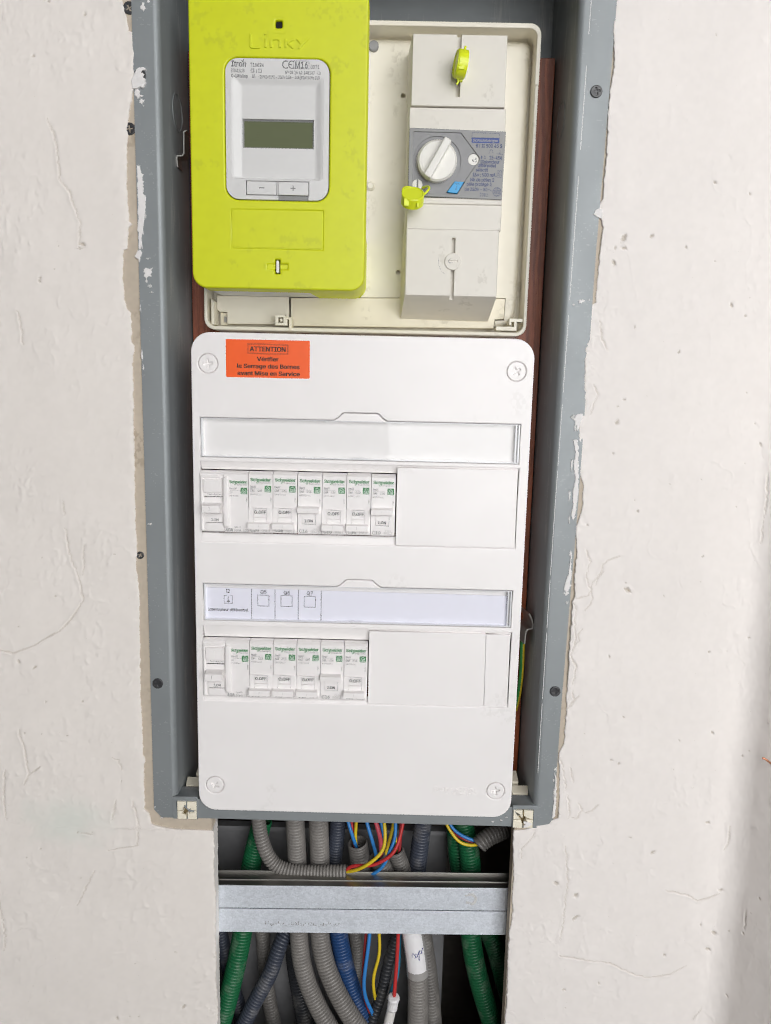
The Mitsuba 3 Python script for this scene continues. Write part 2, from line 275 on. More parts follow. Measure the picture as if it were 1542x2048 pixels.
CRACKS = [[(-223.2,331.9),(-219.5,321.2),(-217.9,310.6),(-216.7,290.6),(-210.6,283.3),(-206.8,272.2),(-203.3,262.1),(-204.1,251.8),(-205.0,246.6)],[(-251.9,200.3),(-249.7,193.2),(-248.5,175.4)],[(-225.0,61.1),(-224.0,49.6)],[(-224.0,39.9),(-221.5,18.5),(-214.7,-3.0),(-212.6,-16.8),(-221.7,-31.1),(-232.0,-42.3),(-241.6,-47.8)],[(-210.4,26.6),(-212.2,3.0)],[(-269.0,-125.2),(-264.7,-142.1),(-262.6,-163.5),(-267.1,-172.3)],[(-262.6,-163.5),(-252.5,-155.5)],[(-281.7,-159.7),(-283.8,-181.4),(-282.6,-203.3)],[(-195.0,-146.6),(-189.5,-148.6),(-187.0,-157.1)],[(-193.1,-183.2),(-196.5,-200.9)],[(-179.7,-182.9),(-175.8,-200.3),(-176.4,-222.4),(-189.2,-224.6),(-201.6,-227.6)],[(-212.5,-245.8),(-223.8,-268.8),(-228.3,-278.1)],[(-292.6,-275.4),(-289.4,-307.6),(-291.1,-321.7)],[(-221.4,-212.6),(-213.3,-213.7)],[(-279.9,-58.9),(-268.2,-60.7),(-252.1,-54.1),(-236.0,-43.6)],[(172.3,32.1),(176.0,22.5),(173.6,12.6),(175.6,4.8),(179.0,-1.0),(179.2,-8.9),(174.6,-15.0)],[(198.4,28.1),(189.1,24.7),(185.6,20.8),(185.2,14.9),(178.9,6.9),(176.9,-3.1),(166.3,-6.1)],[(186.7,16.1),(182.5,9.7),(181.0,4.2)],[(164.1,-7.7),(168.0,-15.2),(166.6,-23.2),(168.4,-33.2),(168.6,-43.3),(165.2,-51.5)],[(172.8,-30.3),(170.4,-34.3),(171.5,-39.2),(167.1,-44.1)],[(165.2,-51.5),(170.5,-61.5),(169.5,-69.7),(167.9,-75.9)],[(168.9,-80.0),(170.6,-88.2),(166.0,-95.8)],[(165.2,-96.7),(170.6,-88.2),(174.3,-84.8)],[(162.5,-136.7),(166.4,-149.4),(168.4,-155.8),(168.6,-165.2)],[(170.9,-145.0),(174.1,-157.8)],[(170.4,-168.6),(173.1,-180.7),(172.0,-189.0)],[(179.6,-174.9),(182.4,-181.3),(178.8,-188.8),(175.5,-187.2)],[(185.3,-183.4),(190.0,-182.0),(195.7,-175.7)],[(146.6,-196.3),(146.1,-202.0),(142.4,-208.8),(136.7,-215.6),(135.2,-226.7)],[(171.0,-212.3),(174.9,-243.4),(173.9,-275.2),(172.0,-298.2)],[(171.9,-312.1),(191.7,-315.2),(214.7,-317.8),(232.0,-326.6),(246.9,-330.8),(265.3,-327.0),(277.9,-318.1)],[(254.9,-250.1),(265.3,-252.0),(273.6,-254.0),(282.2,-258.3),(290.1,-255.8),(299.9,-251.0)],[(287.7,-369.8),(293.2,-360.1),(294.8,-355.3)],[(303.8,94.4),(304.8,73.7),(304.3,60.3)],[(304.1,58.4),(304.0,41.1)],[(302.4,-191.0),(302.2,-206.3),(299.6,-213.0)],[(322.1,-257.1),(322.6,-275.2)],[(171.5,202.3),(174.3,188.2),(178.4,181.1)],[(169.1,155.8),(173.3,148.6),(168.7,133.9)],[(-158.8,66.4),(-162.3,77.8)]]
PITS = [(-202.5,247.4,4),(-204.4,244.2,3),(-218.9,406.3,2.5),(-194.5,398.6,2.5),(-231.4,371.3,3),(-223.1,229.7,1.6),(-234.4,221.1,2),(-265.4,-67.6,2.5),(-252.7,-72.2,2.5),(-263.9,-39.4,1.6),(-263.9,-127.6,1.8),(-216.8,-99.4,2),(-245.8,-100.6,1.8),(-256.1,-227.8,1.6),(-213.7,-211.9,1.8),(-225.5,-212.3,2),(-188.1,-166.6,1.4),(-114.8,-321.9,2.5),(-141.8,-370.0,4),(-198.7,-383.4,3.5),(-147.4,-318.7,1.8),(184.4,259.4,5),(185.2,252.6,2.8),(204.2,260.8,3),(178.8,242.1,4),(245.5,298.0,3),(250.7,244.7,1.4),(229.3,253.8,2.4),(196.8,197.5,1.6),(264.9,214.8,3),(275.7,207.3,2.2),(230.4,180.8,2),(189.0,129.2,3.5),(277.4,219.6,1.5),(271.1,290.9,2),(290.2,130.4,1.4),(187.6,105.9,2),(172.2,51.4,2.2),(193.0,145.4,2),(280.8,-112.4,2.5),(284.2,-189.3,3.5),(242.1,-216.9,4),(300.4,-247.8,3),(298.3,-287.4,5),(294.3,-302.3,4),(259.3,-309.4,2.5),(313.6,-340.5,3),(255.4,-119.4,2),(203.0,-137.7,2),(209.2,-140.5,2.2),(182.2,-256.7,5),(183.1,-277.2,4.5),(165.6,-246.0,5),(234.2,-2.4,1.6),(204.4,7.1,1.6),(206.0,1.6,5),(183.1,-62.8,1.4),(210.3,-101.3,2),(306.2,-130.2,2),(302.2,-33.8,1.6),(331.5,-241.0,2.2),(322.0,-277.6,2.4),(178.0,-343.8,3),(206.4,-336.8,2.5),(223.0,-204.2,2)]
def edge_at(E, Z, seed):
    z = np.minimum.accumulate(E[:, 1] - 1e-3 * np.arange(len(E)))
    x = np.interp(-Z, -z, E[:, 0])
    p = np.stack([Z / 2.2, Z * 0 + seed, Z * 0], 1)
    return x + (meshkit.fbm(p, 3, seed) - 0.5) * 1.5
cr_pts, cr_side, cr_w = [], [], []
for ci, c in enumerate(CRACKS):
    c = np.array(c); d = np.r_[0, np.cumsum(np.linalg.norm(np.diff(c, axis=0), axis=1))]
    t = np.arange(0, d[-1], 0.25); q = np.stack([np.interp(t, d, c[:, 0]), np.interp(t, d, c[:, 1])], 1)
    q += (meshkit.fbm(np.stack([t / 2.5, t * 0 + ci, t * 0], 1), 3, ci)[:, None] - 0.5) * np.array([2.0, 1.2])
    cr_pts.append(q); cr_w.append(0.45 + 0.75 * meshkit.fbm(np.stack([t / 9, t * 0, t * 0 + ci], 1), 2, 50 + ci) * np.minimum(1, np.minimum(t, d[-1] - t) / 6 + 0.2))
cr_dir = [np.gradient(c, axis=0) for c in cr_pts]
cr_pts, cr_w, cr_dir = np.vstack(cr_pts), np.concatenate(cr_w), np.vstack(cr_dir)
tree = cKDTree(cr_pts)
pits = [*PITS]
for k in range(60):
    left = rng.random() < 0.5
    pits.append((rng.uniform(-300, -172) if left else rng.uniform(172, 345), rng.uniform(-385, 410), 0.8 + 1.6 * rng.random() ** 3))
def skim_relief(X, Z, side):
    P = np.stack([X, Z, 0 * X], -1)
    h = 2.0 * (meshkit.fbm(P / 55, 3, 1) - 0.5) + 0.6 * (meshkit.fbm(P / np.array([9, 15, 1]), 3, 2) - 0.5) + 0.15 * (meshkit.noise(P / 1.7, 3) - 0.5)
    rough = np.clip((meshkit.fbm(P / 42, 3, 9) - 0.46) * 4, 0, 1)                        # patches of lumpier trowelling
    lump = meshkit.fbm(P / np.array([3.2, 4.4, 1]), 3, 4)
    h += rough * 0.8 * np.clip(lump - 0.52, 0, 1) * (1.9 if side < 0 else 0.9)
    ridge = np.abs(meshkit.fbm(P / np.array([26, 44, 1]), 4, 5) - 0.5)
    h += 0.28 * np.clip(1 - ridge / 0.02, 0, 1) * np.clip((meshkit.noise(P / 33, 12) - 0.5) * 5, 0, 1)   # trowel lines
    col = np.array([0.755, 0.71, 0.668]) if side < 0 else np.array([0.75, 0.71, 0.68])
    C = col * (1 + 0.05 * (meshkit.fbm(P / 60, 3, 21) - 0.5) + 0.05 * (meshkit.fbm(P / 4, 3, 22) - 0.5))[..., None]
    if side < 0:                                                                           # a faint greenish damp patch low on the left
        m = np.clip(1.25 - np.hypot((X + 232) / 34, (Z + 202) / 24) + 0.8 * (meshkit.fbm(P / 14, 3, 31) - 0.5), 0, 1) * 0.10
        C = C * (1 - m[..., None] * np.array([1.0, 0.35, 0.5]))
    d, i = tree.query(np.stack([X.ravel(), Z.ravel()], 1), distance_upper_bound=6)
    ok = np.isfinite(d); i = np.where(ok, i, 0); d = np.where(ok, d, 99.0)
    w = cr_w[i]; v = np.stack([X.ravel(), Z.ravel()], 1) - cr_pts[i]; dv = cr_dir[i]
    sgn = np.sign(v[:, 0] * dv[:, 1] - v[:, 1] * dv[:, 0])
    g = np.exp(-(d / (0.62 * w)) ** 2); lip = np.exp(-((d - 1.1) / 1.0) ** 2) * (sgn > 0)
    h += (-0.8 * g * w + 0.36 * lip * w).reshape(h.shape)
    g = g.reshape(h.shape)[..., None] * 0.5
    C = C * (1 - g) + np.array([0.40, 0.345, 0.28]) * g
    for px, pz, r in pits:
        m = (np.abs(X - px) < 6) & (np.abs(Z - pz) < 6)
        if not m.any(): continue
        g = np.random.default_rng(int(abs(px * 31 + pz * 17))); a = g.random() * math.pi; ca, sa = math.cos(a), math.sin(a); el = 1.0 + 1.3 * g.random()
        s = r * 0.27; qx, qz = (X[m] - px) * ca + (Z[m] - pz) * sa, (Z[m] - pz) * ca - (X[m] - px) * sa
        jag = 1 + 0.9 * (meshkit.noise(P[m] / 1.1, int(abs(px * 7)) % 99) - 0.5)
        e = np.clip(1.7 * (1.25 - np.hypot(qx / (s * el), qz / s) * jag), 0, 1)
        h[m] -= e * min(0.5 * r, 1.2)
        C[m] = C[m] * (1 - 0.62 * e[:, None]) + np.array([0.36, 0.31, 0.24]) * 0.62 * e[:, None]
    return h, C
ZR = np.arange(432, -412, -0.8)
def skim(side):
    E = np.vstack([EDGE_L, EDGE_L2]) if side < 0 else np.vstack([EDGE_R, EDGE_R2])
    xe = edge_at(E, ZR, 3 if side < 0 else 8)
    if side < 0:
        u = np.r_[np.linspace(0, 1, 185) ** 1.0]
        S = xe[:, None] + (-312 - xe)[:, None] * u[None]
        bx_, by_, nx, ny = S, S * 0, S * 0, S * 0 - 1
    else:
        flat = np.linspace(0, 1, 175); ext = np.r_[np.arange(0.8, 95, 0.8)]
        S = np.hstack([xe[:, None] + (296 - xe)[:, None] * flat[None], np.repeat(296 + ext[None], len(ZR), 0)])
        Rc, am = 24.0, 0.98; a = np.clip((S - 296) / Rc, 0, am); far = np.maximum(S - 296 - Rc * am, 0)   # the side wall splays outwards
        bx_ = np.minimum(S, 296) + Rc * np.sin(a) + far * math.cos(am); by_ = -(Rc - Rc * np.cos(a)) - far * math.sin(am)
        nx, ny = -np.sin(a), -np.cos(a)
    Zg = np.repeat(ZR[:, None], S.shape[1], 1)
    h, C = skim_relief(S, Zg, side)
    h = h + 1.6
    dist = np.abs(S - xe[:, None]); near = np.exp(-dist / 1.6)
    h = h - near * 0.5 * meshkit.fbm(np.stack([S / 2, Zg / 2.5, S * 0], -1), 2, 44)
    X, Y = bx_ + nx * h, by_ + ny * h
    X = np.hstack([xe[:, None] - side * 0.15, X]); Y = np.hstack([np.full((len(ZR), 1), 0.4), Y]); Zg = np.hstack([Zg[:, :1], Zg]); C = np.concatenate([C[:, :1] * np.array([0.9, 0.87, 0.82]), C], 1)
    r, c = X.shape; i, j = np.meshgrid(np.arange(r - 1), np.arange(c - 1), indexing='ij'); p = i * c + j
    F = np.concatenate([np.stack([p, p + 1, p + c + 1], -1).reshape(-1, 3), np.stack([p, p + c + 1, p + c], -1).reshape(-1, 3)])
    if side > 0: F = F[:, ::-1]
    key = name('wall__plaster_skim')
    m = trimesh.Trimesh(np.stack([X, Y, Zg], -1).reshape(-1, 3) * MM, F[:, ::-1], process=False)
    scene[key] = mikit.ply(m, 'skim', True, color=C.reshape(-1, 3))
    labels[key] = {'label': 'cracked off-white plaster left of the cabinet' if side < 0 else 'off-white plaster right of the cabinet curving into the side wall'}
    return xe
hole = unary_union([shapely.box(-146.5, -197.2, 146.5, 440), shapely.box(-116.2, -420, 129.5, -190)])
struct('wall', plate(shapely.box(-420, -440, 318, 460).difference(hole), 0.0, 13.0), 'board_tan')
xl, xr = skim(-1), skim(1)
for s, xe, bs, seed in ((-1, xl, 'reveal_white', 5), (1, xr, 'core_tan', 6)):                 # the cut edge of the board below the cabinet
    k = ZR < -199; z = ZR[k]; x = xe[k]; yy = np.linspace(0.3, 17, 12)
    g = meshkit.fbm(np.stack([np.repeat(z[:, None], 12, 1) / 3, np.repeat(yy[None], len(z), 0) / 3, 0 * np.repeat(z[:, None], 12, 1)], -1), 3, seed) - 0.5
    X = x[:, None] * (1 - yy[None] / 17) + (np.full(len(z), -115.3 if s < 0 else 130.4))[:, None] * (yy[None] / 17) + g * 0.9 * (yy[None] > 1)
    V = np.stack([X, np.repeat(yy[None], len(z), 0), np.repeat(z[:, None], 12, 1)], -1).reshape(-1, 3)
    i, j = np.meshgrid(np.arange(len(z) - 1), np.arange(11), indexing='ij'); p = i * 12 + j
    F = np.concatenate([np.stack([p, p + 1, p + 13], -1).reshape(-1, 3), np.stack([p, p + 13, p + 12], -1).reshape(-1, 3)])
    part('wall', 'board_edge', trimesh.Trimesh(V, F, process=False), bs, True)
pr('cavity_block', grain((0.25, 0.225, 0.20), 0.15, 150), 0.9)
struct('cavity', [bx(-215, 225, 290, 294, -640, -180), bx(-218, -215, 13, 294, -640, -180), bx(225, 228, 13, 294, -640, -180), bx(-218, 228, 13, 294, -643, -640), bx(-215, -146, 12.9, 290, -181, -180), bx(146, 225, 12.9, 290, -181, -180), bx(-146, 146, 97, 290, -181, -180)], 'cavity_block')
struct('wall', bx(-215, 225, 13.2, 14, -640, -436), 'board_tan')

# ---------------------------------------------------------------- the steel cabinet let into the wall
cab = thing('metal_cabinet', 'blue-grey painted steel cabinet frame recessed into the cracked plaster wall', 'cabinet')
def side_profile(s):
    pts = [(-162.3, -0.7), (-148.0, -0.7)] + [(-148 + 4.0 * math.sin(a), 3.3 - 4.0 * math.cos(a)) for a in np.linspace(0.15, math.pi / 2, 9)] + [(-144.0, 95)]
    pts = [(-s * x, y) if s > 0 else (x, y) for x, y in pts]
    return LineString(pts).buffer(0.6, cap_style='flat', join_style='round', quad_segs=3)
for s, what in ((-1, 'side'), (1, 'side')):
    segs = []
    for za, zb, c0, c1 in ((-197.2, -190.5, 6.0, 0.0), (-190.5, -88.0, 0.0, 0.0), (-88.0, 70.0, 0, 0), (70.0, 250.0, 0, 0), (250.0, 470.0, 0, 0)):                # the lower outer corner is clipped
        m = trimesh.util.concatenate([trimesh.creation.extrude_polygon(g, 1.0, engine='earcut') for g in polys(side_profile(s))])
        v = np.array(m.vertices); fl = np.abs(v[:, 0]); z = za + (zb - za) * v[:, 2]; x = v[:, 0].copy()
        if s > 0: x = np.where(fl > 155, x + np.interp(z, [-200, -88, 70, 250, 414, 470], [-2.2, -1.3, 1.8, 3.2, 6.8, 7.6]), x)          # the right flange widens a little towards the top
        x = np.where(fl > 160, x - s * (c0 + (c1 - c0) * v[:, 2]), x)
        segs.append(trimesh.Trimesh(np.stack([x, v[:, 1], z], 1), m.faces, process=False))
    part(cab, what, segs, 'steel_paint', 30)
    for px, pz in ((139.5, 350.0),):
        ring = trimesh.creation.annulus(r_min=12.6, r_max=13.3, height=0.5, sections=60)
        v = np.array(ring.vertices)
        part(cab, 'knockout', trimesh.Trimesh(np.stack([s * 143.2 + v[:, 2], 40 + v[:, 0], pz + v[:, 1]], 1), ring.faces, process=False), 'steel_paint', 30)
part(cab, 'back', bx(-144, 144, 95, 96.2, -197, 470), 'steel_paint', False)
part(cab, 'top', bx(-144, 144, 2, 95, 470, 471.2), 'steel_paint', False)
low = unary_union([shapely.box(-147.5, -197.4, 147.5, -180.5)])
for s in (-1, 1): low = low.difference(shapely.box(min(s * 129.3, s * 142.3), -196.2, max(s * 129.3, s * 142.3), -182.2))
part(cab, 'lower_rail', [plate(low, -0.9, 0.4, 0.3), bx(-143, 143, 0.4, 3.0, -197.3, -196.2)], 'steel_paint')
for s in (-1, 1):
    x0, x1 = (-147.0, -127.0) if s < 0 else (127.0, 147.0)
    part(cab, 'corner_bracket', plate(shapely.box(x0, -197.6, x1, -178.3).difference(shapely.box(x0 + 3.2, -196.6, x1 - 0.5 if s < 0 else x1 - 3.0, -181.6)), -2.0, 14, 0.3), 'steel_paint')
for k, (x, z, w, h) in enumerate([(-154.4,403.9,2.2,3.2),(-150.5,407.4,1.2,1.8),(-156.8,343.6,2.4,2.2),(-155.8,340.6,0.8,0.8),(-158.8,347.1,3.2,2.2),(-159.8,350.0,2.5,2),(-157.2,354.2,4.5,3),(-160.5,299.7,2,2.8),(-160.0,294.4,2.4,3),(-159.1,287.7,2.2,4),(-158.6,279.9,2.6,5),(-158.9,269.8,3.4,10),(-159.9,259.5,3,9),(-160.5,251.0,2,9),(-162.3,240.6,2,4),(-155.5,238.3,2.4,1),(-156.5,228.6,3.4,4.5),(-154.3,230.0,1.8,2),(-157.0,222.6,1.4,1.6),(-154.6,219.2,2.2,2),(-153.6,214.7,1.8,0.8),(-161.8,170.1,1,5),(-161.0,161.1,0.7,3),(-161.9,203.2,0.9,3.2),(156.9,214.9,3,2.2),(151.7,212.4,1.4,1.2),(162.6,216.1,0.8,1),(156.3,131.8,2.2,3),(158.2,124.5,1,4),(157.3,96.6,1,6),(157.2,74.0,1.2,6),(158.0,54.9,1,5),(160.7,28.8,1.4,3),(159.9,4.5,3,3.6),(159.1,-2.3,3.2,2.4),(160.3,-9.4,1.6,2),(159.4,-146.5,1.8,2.2),(158.4,-155.9,0.8,1.6),(159.4,-166.7,0.9,8),(122.4,-189.0,1.4,1),(118.1,-191.8,1.4,1),(111.3,-193.3,1.3,0.8),(-159.3,44.2,2.2,1),(-161.6,-188.3,1,1.4),(-156.5,-197.4,1.6,0.8)]):
    thin = k % 4 == 3
    g = blob(x, z, w, h, 100 + k, rough=0.6)
    if k in (15, 16, 17, 18, 20, 21, 23):                                                    # combed by the trowel
        g = g.difference(unary_union([LineString([(x - 3 + 0.9 * j, z + 8), (x - 2.2 + 0.9 * j, z - 8)]).buffer(0.13 + 0.1 * random.random()) for j in range(0, 7, 2)]))
    part(cab, 'paint_splash', plate(g, -1.3 - 0.45 - 0.02 * (k % 5), -1.2, 0.12, 1), 'splash_thin' if thin else 'splash_white', 40)
for k, pts in enumerate([[(-161.2,301.7),(-159.8,300.7),(-159.1,298.0),(-157.5,295.0),(-158.2,292.7),(-157.2,290.4),(-158.7,288.0),(-157.0,285.7),(-157.8,283.0),(-156.1,281.0),(-156.5,277.6),(-155.9,274.2),(-156.8,269.8),(-157.6,264.7),(-158.4,260.6),(-159.3,255.1),(-160.2,250.9),(-160.7,245.1),(-161.8,244.4),(-161.6,250.9),(-161.7,259.5),(-161.8,268.0),(-161.2,276.5),(-161.7,284.9),(-161.1,293.3)],[(-163.0,357.3),(-161.2,360.6),(-160.0,363.2),(-157.9,364.8),(-155.1,365.2),(-153.1,363.6),(-155.5,363.2),(-156.6,361.9),(-154.5,360.7),(-155.3,359.1),(-153.9,357.5),(-153.7,354.9),(-155.1,352.0),(-157.6,352.6),(-159.3,351.6),(-162.5,351.8)],[(-161.4,350.9),(-157.6,350.6),(-158.7,348.4),(-160.9,346.4),(-161.9,347.6)],[(-158.6,230.3),(-157.1,231.7),(-154.6,231.0),(-152.8,231.4),(-153.9,230.0),(-152.9,228.6),(-154.3,227.2),(-153.7,225.5),(-155.8,225.8),(-157.3,224.0),(-158.3,226.4),(-157.6,228.2)],[(-163.3,242.3),(-161.1,244.1),(-159.7,242.0),(-160.8,239.6),(-161.7,235.4),(-162.7,238.1),(-164.8,239.5)],[(164.9,278.6),(163.2,277.6),(162.3,275.2),(164.2,273.2),(167.8,272.2),(168.7,274.6),(167.4,278.0)],[(157.7,132.9),(159.4,134.4),(163.1,134.5),(162.6,130.8),(161.0,126.4),(160.2,121.2),(158.8,126.3),(157.1,130.7)],[(157.3,115.2),(159.7,106.0),(158.8,96.6),(160.6,85.4),(159.3,75.9),(160.3,66.5),(159.2,58.8),(161.3,55.0),(162.7,62.7),(163.4,76.0),(162.7,93.0),(161.4,107.9),(160.6,115.3)],[(161.0,30.0),(160.8,20.2),(159.8,12.4),(158.5,8.4),(157.4,0.5),(159.5,-1.8),(160.9,0.6),(161.8,3.8),(162.1,12.4)],[(158.4,-149.5),(160.0,-155.9),(159.9,-168.8),(159.2,-178.3),(159.0,-188.8),(161.3,-187.0),(161.3,-173.1),(160.9,-158.0)]]):
    q = np.array(pts); q = np.vstack([q, q[:1]]); d = np.r_[0, np.cumsum(np.linalg.norm(np.diff(q, axis=0), axis=1))]
    t = np.arange(0, d[-1], 0.5); w = np.stack([np.interp(t, d, q[:, 0]), np.interp(t, d, q[:, 1])], 1)
    w += (meshkit.fbm(np.stack([w[:, 0] / 1.1, w[:, 1] / 1.1, w[:, 0] * 0 + k], 1), 2, 70 + k)[:, None] - 0.5) * np.array([1.6, 1.0])
    for g in polys(Polygon(w).buffer(0).buffer(0.1)):
        part(cab, 'paint_splash', plate(g, -3.1 if k == 1 else -1.9 - 0.02 * k, -1.2, 0.3, 2), 'splash_white', 40)
wl = np.array([(152.6, 470), (151.0, 350), (149.0, 200), (147.3, 60), (146.6, -20), (146.2, -110), (145.9, -185)])
for za, zb in ((430, 392), (372, 318), (300, 216), (205, 150), (141, 96), (92, 12), (8, -30), (-34, -88), (-92, -150)):
    zz = np.linspace(za, zb, 30); xx = np.interp(-zz, -wl[:, 1], wl[:, 0]) - 0.5
    part(cab, 'worn_edge', plate(LineString(np.stack([xx, zz], 1)).buffer(0.2), -1.34, -1.0), 'splash_white', False)
for x, z, rot in ((-156.5, -82.9, 20), (158.5, 355.7, 12), (155.3, -81.2, 5)):
    part(cab, 'screw', screw_head(x, z, -2.5, 4.1, rot), 'screw_black')
part(cab, 'screw', screw_head(-157.6, 360.1, -2.4, 4.3, 40), 'screw_black', label='screw half smeared with white plaster')
for x, z, rot, lab in ((-164.2, 403.5, 30, 'black drywall screw at the top of the tan strip left of the cabinet'), (-166.3, 325.8, 8, 'black drywall screw beside the upper left cabinet flange, in the tan strip'), (-167.8, 19.5, 60, 'small black drywall screw half covered by plaster, midway down the left tan strip')):
    single('drywall_screw', screw_head(x, z, -0.9, 4.2 if z > 100 else 2.9, rot, arm=1.9 if z > 100 else 1.2), 'screw_black', lab, 'screw', 'screws in the wall left of the cabinet')

# ---------------------------------------------------------------- brown board, brackets and clips in the cabinet
def jag(pts): return pts
b = thing('wooden_board', 'dark red-brown wooden mounting board behind the meter, showing beside the right cabinet wall', 'board')
put(b, bx(-142.4, 142.2, 70, 88, -190, 404.6, 0.5), 'board_wood')
br = thing('metal_bracket', 'thin bent steel bracket with a brass screw left of the lime meter', 'bracket')
part(br, 'strip', plate(LineString([(-135.2, 336), (-137.3, 335), (-137.6, 319.8), (-138.8, 318.2), (-142.6, 318.0), (-143.0, 316), (-142.4, 310)]).buffer(0.45, cap_style='flat', join_style='round'), 34, 46), 'zinc_dull_and_shade')
part(br, 'screw', axis_disc((-131.5, 40, 328.5), (-1, -0.1, 0), 2.6, 3.2), 'brass')
part(br, 'nut', axis_disc((-139.8, 40, 328.5), (-1, -0.1, 0), 1.3, 2.2), 'zinc_dull_and_shade')
br = thing('metal_bracket', 'z-shaped steel bracket poking out right of the white panel above the striped wire', 'bracket')
def strip3(pts, y0, y1, lean): 
    g = LineString(pts).buffer(0.5, cap_style='flat', join_style='round'); m = plate(g, y0, y1); v = np.array(m.vertices); v[:, 0] += (v[:, 1] - y0) * lean; return trimesh.Trimesh(v, m.faces, process=False)
put(br, strip3([(138.9, -30), (141.4, -35), (142.6, -39.5), (142.1, -42.8), (138.2, -43.6), (137.0, -46), (136.4, -56)], 36, 58, -0.18), 'zinc_dull_and_shade')
ew = thing('earth_wire', 'green and yellow striped wire hanging right of the white panel', 'wire')
put(ew, tube([(138.0,55.0,-51.0),(137.8,53.0,-62.7),(138.3,54.0,-85.4),(137.9,58.0,-107.3),(136.3,64.0,-126.0)], 2.0), 'wire_green_yellow', True)
for s in (-1, 1):
    x0, x1 = (-143.0, -127.6) if s < 0 else (127.6, 143.4)
    cx, z0, z1 = (x0 + x1) / 2, -197.0, -181.9; cz = (z0 + z1) / 2
    k = thing('plastic_clip', 'cream plastic clip with a torn cross slot at the lower %s corner of the cabinet' % ('left' if s < 0 else 'right'), 'clip')
    torn = unary_union([blob(cx, cz - 0.3, 5.6, 5.4, 11 + s, 22, 0.7), LineString([(cx - 0.2, z1 + 1), (cx + 0.3 * s, cz), (cx + 0.1, z0 - 1)]).buffer(0.55), LineString([(x0 - 1, cz - 0.8), (cx - 2, cz + 0.1), (cx, cz), (cx + 2.5, cz + 0.2), (x1 + 1, cz - 0.2)]).buffer(0.3)])
    for g in polys(shapely.box(x0, z0, x1, z1).difference(torn)):
        part(k, 'jaw', plate(g.buffer(-0.25).buffer(0.25), -3.2 - 0.3 * random.random(), 6, 0.35), 'clip_cream')
    part(k, 'slot_floor', plate(shapely.box(x0 + 0.4, z0 + 0.4, x1 - 0.4, z1 - 0.4), 1.2, 3), 'clip_dirt', False)
    part(k, 'body', [frustum((x0 + 2.0, x1 - 1.0, -190, -178.2), 16, (x0 + 1, x1, -190, -176.2), 26), frustum((x0 + (7 if s < 0 else 1), x1 - (1 if s < 0 else 7), -188, -175), 30, (x0 + (7 if s < 0 else 1), x1 - (1 if s < 0 else 7), -188, -172.5), 44)], 'clip_cream')
    if s > 0: part(k, 'plaster_lump', plate(blob(139.0, -193.5, 5.0, 4.2, 77, 24, 0.4), -4.2, -2.8, 0.6), 'splash_white', label='lump of white plaster on the jaws')
single('copper_wire', tube([(309.1,-27.0,-119.9),(311.4,-27.0,-120.8),(313.9,-27.0,-122.6),(316.9,-26.0,-125.0),(321.6,-24.0,-128.0)], 0.75), 'copper', 'bare copper wire end sticking out of the right side wall', 'wire', smooth=True)

# ---------------------------------------------------------------- the cream tray that carries meter and main switch
tr = thing('mounting_tray', 'old cream plastic tray on the brown board carrying the meter and the main switch', 'mounting tray')
outer = rr(-125.6, 125.4, 192.2, 415.6, 8); inner = rr(-123.2, 122.8, 195.0, 412.6, 6)
part(tr, 'rim', [plate(outer.difference(inner), 40, 69.5, 0.7)], 'cream_plastic')
part(tr, 'rim', plate(outer.difference(shapely.box(-130, 180, 130, 374)).difference(inner.buffer(-0.4)), 38.4, 41, 0.5), 'cream_plastic')
part(tr, 'floor', plate(outer.buffer(-1), 64, 69.4), 'cream_plastic')
face = Polygon([(-20, 199.5), (108, 199.5), (114, 202), (118, 209), (119.4, 222), (120.4, 300), (120.8, 404), (119.7, 408.6), (116, 410.4), (-20, 410.4)]).buffer(-3, quad_segs=4).buffer(3, quad_segs=4)
cov = Polygon([(-59.8, 218.9), (109.8, 221.9), (109.2, 206.0), (102.2, 205.6), (101.6, 198.6), (-59.8, 197.2)])
def prism(g, y0, y1):
    m = trimesh.creation.extrude_polygon(g, y1 - y0, engine='earcut'); v = np.array(m.vertices)
    return trimesh.Trimesh(np.stack([v[:, 0], y1 - v[:, 2], v[:, 1]], 1), m.faces)
fr = np.array(orient(face.convex_hull, 1.0).exterior.coords)[:-1]; fring = [(fr, 66.0)]
for q in range(6): fring.append((inset(fr, 4.0 * (1 - math.cos(math.pi / 2 * q / 5))), 60 - 4.0 * math.sin(math.pi / 2 * q / 5)))
fmesh = hull(np.vstack([np.stack([r[:, 0], np.full(len(r), y), r[:, 1]], 1) for r, y in fring]))
part(tr, 'face_plate', cut(fmesh, prism(cov.buffer(0.75, join_style='mitre'), 48, 68), prism(circ(25.3, 370.5, 1.9, 18), 48, 68), prism(circ(24.7, 240.5, 1.9, 18), 48, 68)), 'cream_plastic', 25)
part(tr, 'boss', axis_disc((1.6, 53.4, 304.5), (0, -1, 0), 3.4, 4, e=1.4), 'cream_plastic')
part(tr, 'boss', axis_disc((2.2, 53.2, 404.5), (0, -1, 0), 3.8, 4, e=0.6), 'flat_grey')
part(tr, 'lower_cover', plate(cov, 53, 62, 0.5), 'cream_plastic_yellowed')
part(tr, 'lower_cover', plate(Polygon([(-118.5, 219.5), (-61.2, 219.5), (-61.2, 198.4), (-110.5, 197.6), (-110.5, 206.8), (-116.6, 207.0), (-118.5, 209)]), 53, 62, 0.5), 'cream_plastic')
part(tr, 'latch_slot', [bx(-116.4, -110.6, 57, 58, 197, 206.6)], 'cream_plastic_yellowed', False)
part(tr, 'latch_slot', [bx(-113.4, -111.5, 55.5, 56.9, 199.2, 203.4)], 'zinc_dull_and_shade', False)
